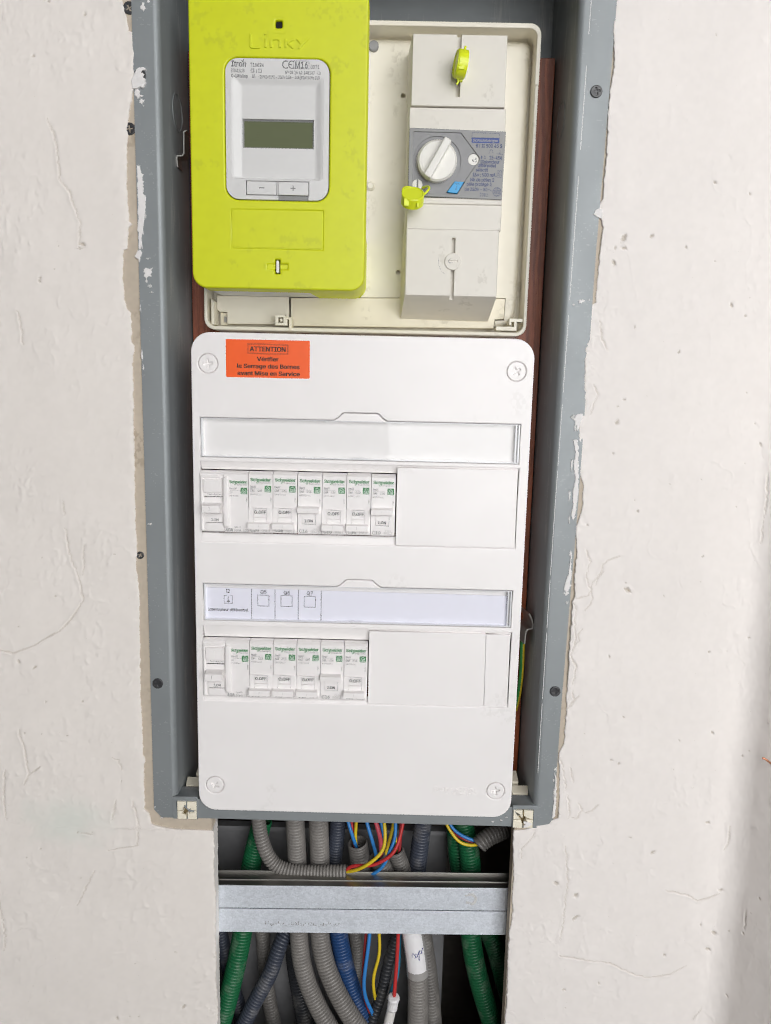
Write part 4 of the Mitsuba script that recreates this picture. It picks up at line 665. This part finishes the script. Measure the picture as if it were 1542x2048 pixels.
def win_gap(): return [plate(L2(3.7, 13.85, 25.3, 36.4), 0.02 - 0.06, 0.05)]
def handle_off(): return hull([(u, y, -v) for u, v, y in [(0.0, 35.9, -0.6), (16.4, 35.9, -0.6), (0.2, 36.3, -5.6), (16.2, 36.3, -5.6), (0.2, 40.4, -5.9), (16.2, 40.4, -5.9), (0.0, 41.4, -0.3), (16.4, 41.4, -0.3)]])
def handle_on(): return hull([(u, y, -v) for u, v, y in [(0.1, 23.2, -0.4), (16.4, 23.2, -0.4), (0.3, 23.8, -5.6), (16.2, 23.8, -5.6), (0.3, 27.4, -5.4), (16.2, 27.4, -5.4), (0.1, 28.4, -0.6), (16.4, 28.4, -0.6)]])
def win_on(): return [plate(L2(3.7, 13.6, 28.4, 36.3), -1.0, 0.3, 0.25), plate(L2(0.1, 3.4, 28.6, 36.8), -0.35, 0.2, 0.15)]
def line_on(): return [stroke([(3.7, -36.5), (13.8, -36.5)], 0.35, -0.2), stroke([(13.75, -29), (13.75, -36.6)], 0.2, -0.2)]
def line_off(): return [stroke([(4.6, -25.35), (13.8, -25.35)], 0.25, -0.92, 0.05), stroke([(13.72, -25.3), (13.72, -35.6)], 0.2, -0.92, 0.05), stroke([(3.8, -34.4), (3.8, -35.8)], 0.3, -0.92, 0.05)]
def seam(v0, v1, y): return lambda: stroke([(8.2, -v0), (8.2, -v1)], 0.18, y, 0.06)
def marks(rating): return [text('Resi9', 1.3, -10.1, 1.5, 4.2, True), stroke([(1.3, -10.85), (10.3, -10.85)], 0.16), text('DM', 1.3, -13.0, 1.5, 3.1, True), text(rating, 6.6, -13.0, 1.5, 3.6, True), text('R9PFC6' + rating[1:], 1.3, -15.6, 1.15, 8.2)]
def marks2(rating): return fat(rating, 1.3, -43.2, 2.5, 6.3, 0.05)
def marks3(): return [text('230V~', 11.2, -41.0, 1.1, 5.0), frame_line(9.7, 16.3, -43.2, -41.4, 0.12), text('3000 3', 10.1, -42.9, 1.2, 5.8)]
def marks4(): return [text('28W1', 16.9, -20.6, 0.85, 3.3, rot=90, bold=True)]
FACE = -8.4
def breaker(x, z, rating, on, label, row):
    k = thing('circuit_breaker', label, 'circuit breaker', 'breakers of the %s row' % row)
    at = (x, FACE, z)
    place(k, 'body', kit('nose', lambda: nose(P), 'breaker_plastic'), at)
    place(k, 'logo_print', kit('logo', lambda: g_logo, 'green_print', False), at)
    place(k, 'logo_print', kit('logo2', lambda: p_logo, 'grey_print', False), at)
    ik = place(k, 'house_icon', kit('icon', lambda: icon_bg, 'green_print', False), at)
    place(ik, 'house', kit('icon_fg', lambda: icon_fg, 'white_print', False), at)
    place(k, 'rating_print', kit('m' + rating, lambda: marks(rating), 'grey_print', False), at)
    place(k, 'rating_print', kit('m2' + rating, lambda: marks2(rating), 'flat_grey', False), at)
    place(k, 'rating_print', kit('m3', lambda: marks3(), 'pale_print', False), at)
    place(k, 'rating_print', kit('m4', lambda: marks4(), 'flat_grey', False), at)
    if on:
        place(k, 'toggle', kit('handle_on', handle_on, 'breaker_plastic'), at)
        place(k, 'toggle_seam', kit('seam_on', seam(24, 27.2, -5.45), 'pale_print', False), at)
        place(k, 'status_window', kit('win_on', win_on, 'breaker_plastic'), at)
        place(k, 'status_print', kit('line_on', line_on, 'black_print', False), at)
        place(k, 'status_print', kit('t_on', lambda: fat('I.ON', 5.6, -35.0, 2.0, 5.9, 0.06, y=-1.0), 'black_print', False), at)
    else:
        place(k, 'toggle_housing', kit('frame_off', frame_off, 'breaker_plastic'), at)
        place(k, 'status_window', kit('win_off', win_off, 'breaker_plastic'), at)
        place(k, 'status_gap', kit('line_off', line_off, 'flat_grey', False), at)
        place(k, 'toggle', kit('handle_off', handle_off, 'breaker_plastic'), at)
        place(k, 'toggle_seam', kit('seam_off', seam(36.8, 40.2, -5.75), 'pale_print', False), at)
        place(k, 'status_print', kit('t_off', lambda: fat('O.OFF', 4.3, -29.4, 2.3, 8.8, 0.06, y=-0.45), 'black_print', False), at)
def rcd_body():
    right_ = hull([(u, -a, -v) for u, a, v in [(w, a, v) for w in (18.4, 36.2) for a, v in ((0.0, 0.6), (0.0, 43.6), (-0.8, 44.4), (-8, 44.4), (-8, -1.6), (-3.0, -1.6), (-1.2, -0.6))]])
    left_ = hull([(u, -a, -v) for u, a, v in [(w, a, v) for w in (0.2, 18.4) for a, v in ((-1.6, 0.6), (-1.6, 43.6), (-2.4, 44.4), (-8, 44.4), (-8, -1.6), (-4.0, -1.4))]])
    return [right_, left_]
def rcd_ridge(): return [plate(rr(17.6, 22.4, -40.5, -2.0, 2.2, 6), -1.9, 0.2, 1.5, 4), plate(rr(0.6, 17.9, -43.6, -1.4, 1.2, 4).difference(rr(2.0, 16.9, -42.6, -3.6, 1.0, 4)), 0.6, 2, 0.5)]
def rcd_lever(): return [hull([(u, y, -v) for u, v, y in [(3.0, 22.6, 0.6), (16.4, 22.6, 0.6), (3.2, 23.6, -6.6), (16.2, 23.6, -6.6), (3.4, 28.4, -7.2), (16.2, 28.4, -7.2), (4.0, 30.0, 0.4), (16.4, 30.0, 0.4)]]), plate(L2(4.2, 17.0, 30.2, 37.0), 0.9, 2.2, 0.3), plate(L2(4.4, 17.2, 37.5, 43.0), 0.4, 2, 0.3)]
def rcd(x, z, ref, typ, label):
    k = thing('residual_current_switch', label, 'residual current switch')
    at = (x, FACE, z)
    place(k, 'body', kit('rcd', rcd_body, 'breaker_plastic'), at)
    place(k, 'ridge', kit('rcd_ridge', rcd_ridge, 'breaker_plastic', 40), at)
    place(k, 'test_button', kit('rcd_test', lambda: [plate(rr(2.8, 16.6, -14.4, -4.4, 0.3, 2), -0.2, 2, 0.3)], 'breaker_plastic'), at)
    place(k, 'test_mark', kit('rcd_T', lambda: [text('T', 7.2, -12.2, 5.6, 4.4, y=-0.2, t=0.12)], 'white_plastic', False), at)
    place(k, 'lever_slot_shade', kit('rcd_slot_shade', lambda: [plate(L2(3.2, 16.8, 17.4, 17.7), 0.5, 1.7)], 'grey_print', False), at)  # dark strip painting the shade at the top of the lever recess
    place(k, 'lever', kit('rcd_lever', rcd_lever, 'breaker_plastic'), at)
    place(k, 'lever_seam', kit('rcd_seam', lambda: stroke([(8.6, -24.0), (8.6, -28.2)], 0.25, -6.95, 0.1), 'pale_print', False), at)
    gl, pl_ = logo(22.3, 7.0, 13.2, 0.88)
    place(k, 'logo_print', kit('rcd_logo', lambda: gl, 'green_print', False), at)
    place(k, 'logo_print', kit('rcd_logo2', lambda: pl_, 'grey_print', False), at)
    sh = (x + 18.6, FACE, z - 1.9)
    ik = place(k, 'house_icon', kit('icon', lambda: icon_bg, 'green_print', False), sh); place(ik, 'house', kit('icon_fg', lambda: icon_fg, 'white_print', False), sh)
    place(k, 'rating_print', kit('rcd_m' + ref, lambda: [text('Resi9', 22.4, -11.6, 1.5, 5.2), stroke([(22.4, -12.3), (30.4, -12.3)], 0.16), text('ID', 22.4, -14.6, 1.5, 2.0), text(ref, 22.4, -17.0, 1.1, 6.8), text('28W2', 35.5, -21.0, 0.85, 3.4, rot=90, bold=True), text(typ, 25.6, -40.6, 1.2, 5.2), text('30mA', 25.6, -43.3, 1.6, 5.4), frame_line(32.4, 36.0, -43.4, -41.6, 0.15), stroke([(33.4, -42.5), (35.2, -42.5)], 0.2)], 'grey_print', False), at)
    place(k, 'rating_print', kit('rcd_A', lambda: [*fat('40A', 19.2, -43.4, 2.4, 5.6, 0.05)], 'flat_grey', False), at)
    place(k, 'status_print', kit('rcd_on', lambda: [*fat('I.ON', 8.4, -36.0, 1.9, 5.4, 0.08, y=0.9), stroke([(4.6, -37.2), (17.2, -37.2)], 0.25, 0.9), text('Test régulier', 5.4, -16.5, 1.15, 10.4, y=1.6)], 'flat_grey', False), at)
Z1, Z2 = 84.9, -45.7
rcd(-119.4, Z1, 'R9PRC240', 'Type AC', 'double-width residual current switch with T button, left end of the upper row')
rcd(-119.4, Z2, 'R9PRA240', 'Type A', 'double-width residual current switch with T button, left end of the lower row')
up_row = [('C20', 0, 'white breaker switched off right beside the residual current switch of the upper row'), ('C16', 0, 'white breaker switched off, second of the single breakers in the upper row'), ('C16', 1, 'white breaker switched on, marked C16, in the middle of the upper row'), ('C10', 0, 'white breaker switched off just right of the switched-on C16 breaker of the upper row'), ('C10', 0, 'white breaker switched off, second from the right end of the upper row'), ('C10', 1, 'white breaker switched on, marked C10, beside the blank plate of the upper row')]
lo_row = [('C32', 0, 'white breaker switched off right beside the residual current switch of the lower row'), ('C20', 0, 'white breaker switched off, second of the single breakers in the lower row'), ('C20', 0, 'white breaker switched off just left of the switched-on breaker of the lower row'), ('C16', 1, 'white breaker switched on, marked C16, the only one on in the lower row'), ('C16', 0, 'white breaker switched off beside the blank plate of the lower row')]
for k, (r, on, lab) in enumerate(up_row): breaker(-119.4 + 36.5 + k * P + (0.15 if k > 1 else 0), Z1 + (0.2 if k in (1, 4) else 0), r, on, lab, 'upper')
for k, (r, on, lab) in enumerate(lo_row): breaker(-119.4 + 36.5 + k * P, Z2, r, on, lab, 'lower')

# ---------------------------------------------------------------- below the cabinet: rail, conduits and wires in the cavity
rl = thing('metal_rail', 'galvanised steel rail crossing the opening below the cabinet', 'rail')
def tilt(m):
    m = trimesh.util.concatenate(m) if isinstance(m, list) else m
    v = np.array(m.vertices); v[:, 2] += (v[:, 0] - 7) * 0.0175; return trimesh.Trimesh(v, m.faces, process=False)
part(rl, 'face', tilt([plate(shapely.box(-135, -289.05, 150, -268.2), 18.0, 19.0, 0.35), hull([(x, y + d, z) for x in (-135, 150) for y, z in ((18.25, -290.0), (16.9, -311.0)) for d in (0, 1)])]), 'zinc')
part(rl, 'upper_flange', tilt([bx(-135, 150, 19, 26, -269.6, -268.4), bx(-135, 150, 26, 27.2, -269.0, -267.6, 0.3), bx(-135, 150, 27, 36, -269.6, -268.3), bx(-135, 150, 36, 37.2, -269.0, -266.4, 0.3)]), 'zinc_dull_and_shade')  # same zinc as the face, shade put in by a darker colour
part(rl, 'lower_flange', tilt([bx(-135, 150, 19, 40, -311.4, -310.4)]), 'zinc', False)
dots = []
for k in range(30):                                                                            # worn ink-jet marking, unreadable in the photograph
    x = -75.5 + k * 2.15 + random.uniform(-0.3, 0.3)
    for j in range(random.choice((1, 2, 2, 3))):
        z0 = -303.6 + random.uniform(-1.5, 1.2); a = random.choice(((0, 1.9), (0.15, 2.6), (0.9, 0.1), (0.6, 0.9)))
        dots.append(stroke([(x + random.uniform(-0.5, 0.7), z0), (x + a[0] + random.uniform(-0.3, 0.5), z0 + a[1] * random.uniform(0.5, 1))], random.uniform(0.3, 0.5), 17.35, 0.1))
part(rl, 'worn_print', tilt(dots), 'flat_grey', False)
sm = unary_union([LineString([(99 + 4.2 * math.cos(a), -278.5 + 4.6 * math.sin(a)) for a in np.linspace(-1.3, 1.9, 12)]).buffer(1.2), blob(97, -281.5, 3, 2, 5), blob(95.5, -275, 2.6, 1.2, 6)])
part(rl, 'plaster_smear', tilt(plate(sm, 17.7, 18.05, 0.1, 1)), 'splash_thin')
cp = thing('cavity_stud', 'grey steel stud standing in the wall cavity behind the conduits', 'stud')
pr('stud_grey', grain((0.15, 0.15, 0.155), 0.1, 200), 0.55)
put(cp, [bx(-140, 84, 92, 93.2, -540, -256), bx(-140, 84, 84, 92, -257.2, -256, 0.4), bx(-140, 84, 84, 85, -260, -256, 0.3)], 'stud_grey', False)
CP = {'a':[(-88.0,45.0,-206.6),(-85.8,44.0,-224.8),(-81.1,42.0,-247.2),(-69.9,40.0,-264.7),(-48.7,39.0,-270.1),(-26.7,38.0,-269.3),(-7.4,37.0,-267.6)],'b':[(-55.8,52.0,-209.7),(-54.9,52.0,-228.7),(-52.7,54.0,-276.1),(-51.8,55.0,-308.9),(-51.1,54.0,-343.4),(-47.3,50.0,-370.6),(-37.6,46.0,-397.6),(-23.3,42.0,-423.5),(-6.8,40.0,-448.2)],'c':[(-34.7,52.0,-209.1),(-34.1,52.0,-228.1),(-32.5,54.0,-275.5),(-32.8,55.0,-308.4),(-31.9,53.0,-342.0),(-25.7,48.0,-368.3),(-13.6,42.0,-393.4),(2.8,38.0,-419.0),(20.6,36.0,-443.4)],'d':[(-17.3,62.0,-214.3),(-17.5,62.0,-233.7),(-21.3,66.0,-280.8),(-28.9,68.0,-312.6),(-62.9,64.0,-346.4),(-69.0,58.0,-357.3),(-75.9,52.0,-378.3),(-87.2,48.0,-401.0),(-100.1,45.0,-428.8),(-113.1,44.0,-455.5)],'e':[(-85.3,62.0,-235.6),(-91.3,62.0,-260.3),(-97.9,60.0,-293.9),(-103.1,54.0,-345.0),(-108.5,48.0,-375.9),(-117.2,44.0,-413.8),(-128.8,42.0,-454.1)],'f':[(-129.4,66.0,-334.6),(-125.0,66.0,-355.0),(-119.3,66.0,-386.1),(-112.6,66.0,-414.9),(-104.7,68.0,-450.3),(-99.2,68.0,-478.4)],'g':[(-89.8,78.0,-342.4),(-88.0,78.0,-368.6),(-84.6,74.0,-402.3),(-80.2,70.0,-430.8),(-76.1,68.0,-449.4),(-71.1,66.0,-475.5)],'h':[(-57.9,80.0,-369.2),(-54.0,76.0,-408.4),(-49.1,72.0,-431.6),(-45.9,70.0,-450.3),(-41.7,68.0,-476.5)],'i':[(-18.5,66.0,-326.1),(-15.2,64.0,-350.1),(-9.1,60.0,-377.7),(-0.1,56.0,-405.3),(11.6,52.0,-431.7),(22.9,50.0,-456.9)],'j':[(-3.1,74.0,-331.6),(-0.3,74.0,-357.5),(2.0,74.0,-383.7),(-1.1,76.0,-406.8),(-4.7,78.0,-430.2)],'k':[(0.9,48.0,-245.8),(2.9,50.0,-262.0),(4.5,52.0,-285.3),(2.9,56.0,-308.0)],'l':[(17.9,46.0,-257.5),(23.9,48.0,-269.8),(28.7,50.0,-285.7),(26.5,52.0,-309.4)],'m':[(34.7,52.0,-255.1),(40.9,54.0,-273.3),(45.0,56.0,-289.4),(40.3,58.0,-315.9)],'n':[(58.9,58.0,-209.9),(58.3,58.0,-234.0),(56.6,58.0,-253.5),(53.9,58.0,-285.5),(47.2,60.0,-319.7)],'o':[(92.1,62.0,-211.2),(94.1,62.0,-230.5),(99.8,60.0,-253.5),(103.4,58.0,-281.6),(105.7,56.0,-342.7),(110.6,54.0,-369.0),(118.5,52.0,-398.0),(128.2,50.0,-426.1),(138.7,50.0,-453.2)],'p':[(85.6,74.0,-218.3),(89.7,74.0,-242.8),(91.8,72.0,-266.4),(97.5,72.0,-293.9),(114.9,70.0,-330.2),(127.6,70.0,-355.7),(137.1,68.0,-385.1),(148.8,66.0,-420.0)],'r':[(106.5,40.0,-241.0),(114.5,43.0,-235.5),(128.1,48.0,-231.6),(144.0,54.0,-224.3)],'s':[(38.2,56.0,-327.1),(36.5,56.0,-347.4),(30.6,54.0,-371.5),(24.9,52.0,-401.0),(18.9,50.0,-420.2),(13.5,50.0,-451.9)],'t':[(48.8,44.0,-307.8),(51.2,44.0,-327.5),(55.9,42.0,-355.7),(58.0,40.0,-384.3),(58.5,38.0,-417.2),(57.9,38.0,-444.1)],'u':[(57.6,58.0,-317.9),(60.9,57.0,-337.3),(65.8,56.0,-366.9),(69.9,54.0,-396.1),(73.6,52.0,-429.7),(76.4,52.0,-457.1)]}
WP = {'yel1':[(24.1,40.0,-195.9),(23.8,36.0,-216.9),(25.0,32.0,-228.4),(23.1,29.0,-240.5),(14.8,27.0,-249.7),(4.1,29.0,-258.5),(-8.2,36.0,-266.4)],'red1':[(42.4,42.0,-201.2),(40.2,37.0,-219.3),(37.1,33.0,-233.3),(33.0,30.0,-242.3),(23.3,29.0,-250.8),(14.8,30.0,-255.5),(3.1,32.0,-257.7),(-8.2,36.0,-265.5)],'blu1':[(35.1,44.0,-202.5),(33.8,39.0,-220.7),(32.5,35.0,-237.1),(28.8,33.0,-245.8),(25.5,33.0,-254.8),(19.2,35.0,-264.5),(10.5,38.0,-271.6)],'blu2':[(6.8,48.0,-205.6),(9.0,44.0,-224.5),(13.8,41.0,-239.1),(16.6,43.0,-250.7),(19.0,46.0,-266.1)],'red2':[(12.9,50.0,-206.6),(16.9,46.0,-225.5),(20.7,44.0,-238.4),(21.8,45.0,-250.9),(23.9,48.0,-267.3)],'blu3':[(-10.7,50.0,-212.0),(-7.3,48.0,-227.4),(-3.5,46.0,-238.9),(-0.8,48.0,-248.7),(1.6,51.0,-270.0)],'yel2':[(0.2,52.0,-212.8),(-0.7,49.0,-230.2),(-1.0,49.0,-242.1),(0.1,50.0,-254.8),(2.5,52.0,-270.7)],'red3':[(-6.5,54.0,-214.2),(-4.4,52.0,-232.1),(-2.3,50.0,-245.2),(1.5,52.0,-265.8)],'blu4':[(19.1,54.0,-213.5),(21.2,51.0,-228.4),(24.2,49.0,-241.4),(26.2,50.0,-255.0),(26.5,51.0,-269.3)],'yel3':[(33.3,52.0,-216.7),(31.1,49.0,-234.0),(27.9,47.0,-247.2),(24.6,48.0,-260.0)],'gry1':[(28.0,56.0,-219.2),(33.9,53.0,-241.2),(37.0,53.0,-258.1),(40.4,54.0,-270.9)],'red4':[(40.3,54.0,-212.9),(38.9,51.0,-230.2),(38.4,50.0,-246.5),(37.1,53.0,-261.5)],'yel4':[(75.8,44.0,-213.1),(78.1,41.0,-222.1),(83.3,38.0,-229.5),(89.9,36.0,-235.6),(97.8,36.0,-238.2),(107.0,41.0,-240.2)],'blu5':[(78.3,48.0,-215.4),(82.0,45.0,-225.4),(88.1,43.0,-231.1),(95.5,41.0,-234.3),(102.5,41.0,-237.0),(108.8,42.0,-239.3)],'red5':[(75.4,50.0,-216.7),(80.1,48.0,-228.2),(86.3,46.0,-234.4),(92.7,43.0,-236.6),(101.4,42.0,-239.5),(108.1,42.0,-241.2)],'dred':[(10.9,54.0,-321.4),(9.7,50.0,-343.5),(8.4,47.0,-366.4),(8.3,46.0,-385.9),(10.8,47.0,-402.2),(15.1,50.0,-417.7)],'blu6':[(13.7,50.0,-318.3),(12.9,46.0,-340.2),(10.3,42.0,-364.7),(9.3,41.0,-381.6),(11.8,43.0,-398.6),(16.5,47.0,-413.4),(19.2,50.0,-435.9)],'yel5':[(21.3,56.0,-322.5),(22.3,53.0,-345.4),(21.8,50.0,-360.8),(18.5,48.0,-374.5),(17.9,48.0,-389.9),(19.9,51.0,-404.4),(21.6,54.0,-423.8)],'red6':[(40.0,40.0,-310.0),(38.7,38.0,-333.1),(38.0,36.0,-356.3),(37.1,34.0,-374.7),(36.5,33.0,-388.9)],'teal':[(41.9,52.0,-328.9),(40.0,50.0,-362.8),(37.7,47.0,-380.8),(34.3,44.0,-391.1),(33.2,42.0,-399.6)],'white':[(36.1,33.0,-387.9),(34.9,33.0,-396.5),(33.0,34.0,-407.7),(31.0,35.0,-421.4),(29.7,36.0,-443.1)]}
conduits = [('a', 6.3, 'tube_grey', 'thin grey conduit bending sideways above the rail with wires leaving its end'), ('b', 8.4, 'tube_grey', 'left one of the two thick grey conduits running side by side'), ('c', 8.7, 'tube_grey', 'right one of the two thick grey conduits running side by side'), ('d', 7.2, 'tube_navy', 'dark navy conduit slanting down to the left below the rail'), ('e', 9.0, 'tube_green', 'bright green conduit at the left end of the opening'), ('f', 6.5, 'tube_navy', 'blue-black conduit passing behind the left green conduit'), ('g', 6.8, 'tube_grey_dark', 'dark grey conduit half hidden behind the slanting navy conduit'), ('h', 9.0, 'tube_black', 'black conduit in the dark behind the two thick grey conduits'), ('i', 8.4, 'tube_blue', 'blue conduit right of the two thick grey conduits'), ('j', 6.2, 'tube_grey_dark', 'thin grey conduit behind the blue conduit'), ('k', 9.0, 'tube_grey_dark', 'cut-off dark grey conduit standing open above the rail with a blue wire in it'), ('l', 8.2, 'tube_grey_dark', 'open dark conduit under the bundle of coloured wires'), ('m', 7.6, 'tube_grey_dark', 'open dark conduit right of the bundle of coloured wires'), ('n', 8.0, 'tube_navy', 'navy blue conduit right of the coloured wires above the rail'), ('o', 9.2, 'tube_green', 'front green conduit at the right end of the opening'), ('p', 9.0, 'tube_green', 'rear green conduit at the right end of the opening, in shadow'), ('r', 7.6, 'tube_grey_dark', 'grey conduit coming down from the right with its open end above the rail'), ('s', 5.2, 'tube_black', 'black coarse-ribbed conduit beside the red wire below the rail'), ('t', 9.3, 'tube_grey', 'grey conduit wrapped with a white handwritten label'), ('u', 8.4, 'tube_grey_dark', 'grey conduit behind the labelled conduit')]
keyof = {}
for c, r, bs, lab in conduits:
    keyof[c] = single('corrugated_conduit', corrugated(CP[c], r, 3.6 if c == 's' else 2.9, 1.5 if c == 's' else 1.25), bs, lab, 'conduit', 'corrugated conduits in the wall cavity', smooth=40)
# the label on conduit t: white paper under clear tape, writing turned upside down
C = spline(CP['t'], 1.0)
i0, i1, i2 = [int(np.argmin(np.abs(C[:, 2] - z))) for z in (-318, -363, -370)]
def wrap(seg, r, a0, a1, n=20):
    t = np.gradient(seg, axis=0); t /= np.linalg.norm(t, axis=1, keepdims=True); u = np.cross(t, [0, -1.0, 0]); u /= np.linalg.norm(u, axis=1, keepdims=True); w = np.cross(u, t)
    u = u * np.sign(u[:, :1]); w = w * -np.sign(w[:, 1:2])
    a = np.linspace(a0, a1, n); V = seg[:, None] + r * (np.sin(a)[None, :, None] * u[:, None] + np.cos(a)[None, :, None] * w[:, None])
    m = len(seg); i, j = np.meshgrid(np.arange(m - 1), np.arange(n - 1), indexing='ij'); p = i * n + j
    return trimesh.Trimesh(V.reshape(-1, 3), np.concatenate([np.stack([p, p + 1, p + n + 1], -1).reshape(-1, 3), np.stack([p, p + n + 1, p + n], -1).reshape(-1, 3)]), process=False)
part(keyof['t'], 'clear_tape', wrap(C[i0:i2], 9.75, -1.9, 1.9, 40), 'tape_clear', True)
part(keyof['t'], 'paper_label', wrap(C[i0:i1], 9.9, -1.0, 0.95), 'tape_white', True)
zc = -342.0
def pen(pts):                                                                                  # pen strokes wrapped round the label: (angle, height)
    q = []
    for a, z in pts:
        k = int(np.argmin(np.abs(C[:, 2] - z))); q.append(C[k] + np.array([10.0 * math.sin(a), -10.0 * math.cos(a), z - C[k][2]]))
    return tube(q, 0.26, 5, 0.5)
word = [[(0.85, -341.5), (0.78, -339.0), (0.70, -341.0), (0.66, -343.6)], [(0.62, -341.2), (0.54, -343.0), (0.46, -341.6), (0.54, -340.0), (0.48, -340.4), (0.42, -343.2)], [(0.36, -341.0), (0.30, -349.0), (0.24, -343.8)], [(0.12, -345.6), (0.03, -344.8), (0.05, -342.8), (0.15, -342.6), (0.2, -344.2), (0.13, -345.6)], [(-0.08, -346.4), (-0.10, -343.0), (-0.2, -342.4), (-0.28, -344.2), (-0.30, -346.4)]]
part(keyof['t'], 'handwriting', [pen(s) for s in word], 'pen_ink', True)
wires = [('yel1', 1.5, 'wire_yellow', 'yellow wire curving down across the red one into the sideways grey conduit'), ('red1', 1.5, 'wire_red', 'red wire looping down under the yellow one into the sideways grey conduit'), ('blu1', 1.5, 'wire_blue', 'blue wire curving down in front of the open conduits to the rail'), ('blu2', 1.6, 'wire_blue', 'blue wire dropping into the middle open conduit'), ('red2', 2.0, 'wire_pink', 'pinkish red wire beside the blue wire of the middle open conduit'), ('blu3', 1.6, 'wire_blue', 'blue wire entering the cut-off conduit left of the wire bundle'), ('yel2', 1.5, 'wire_yellow', 'yellow wire entering the cut-off conduit left of the wire bundle'), ('red3', 1.5, 'wire_red', 'red wire behind the blue one at the cut-off conduit'), ('blu4', 1.4, 'wire_blue', 'dark blue wire deep inside the wire bundle'), ('yel3', 1.4, 'wire_yellow', 'short yellow wire slanting behind the bundle'), ('gry1', 1.4, 'wire_green_yellow', 'green and yellow wire entering the right open conduit'), ('red4', 1.5, 'wire_dark_red', 'dark red wire behind the bundle at its right side'), ('yel4', 1.3, 'wire_yellow', 'yellow wire running into the open end of the right-hand grey conduit'), ('blu5', 1.4, 'wire_blue', 'blue wire running into the open end of the right-hand grey conduit'), ('red5', 1.3, 'wire_dark_red', 'dark red wire between the blue and yellow ones of the right-hand conduit'), ('dred', 1.4, 'wire_dark_red', 'dark red wire left of the blue wire below the rail'), ('blu6', 1.7, 'wire_blue', 'bright blue wire hanging below the rail'), ('yel5', 1.5, 'wire_yellow', 'yellow wire hanging below the rail'), ('red6', 1.7, 'wire_red', 'red wire going into the white sleeve below the rail'), ('teal', 2.0, 'wire_teal', 'teal wire behind the red wire below the rail')]
for c, r, bs, lab in wires:
    single('wire', tube(WP[c], r), bs, lab, 'wire', 'wires below the cabinet', smooth=True)
wc = thing('cable_end', 'white cable end taped round the red wire at the bottom of the opening', 'cable')
put(wc, tube(WP['white'], 4.2, 14), 'wire_white', True)
pw = np.array(WP['white'])
part(wc, 'tape', sweep(spline([pw[0] + [0.3, -0.5, 3.2], pw[0] + [0, 0, 0], pw[1] + [0, 0, -2]], 1.0), np.array([4.4, 5.2, 5.6, 5.3, 5.0, 4.9] + [4.7] * 60)[:len(spline([pw[0] + [0.3, -0.5, 3.2], pw[0] + [0, 0, 0], pw[1] + [0, 0, -2]], 1.0))], 12), 'tape_white', True)
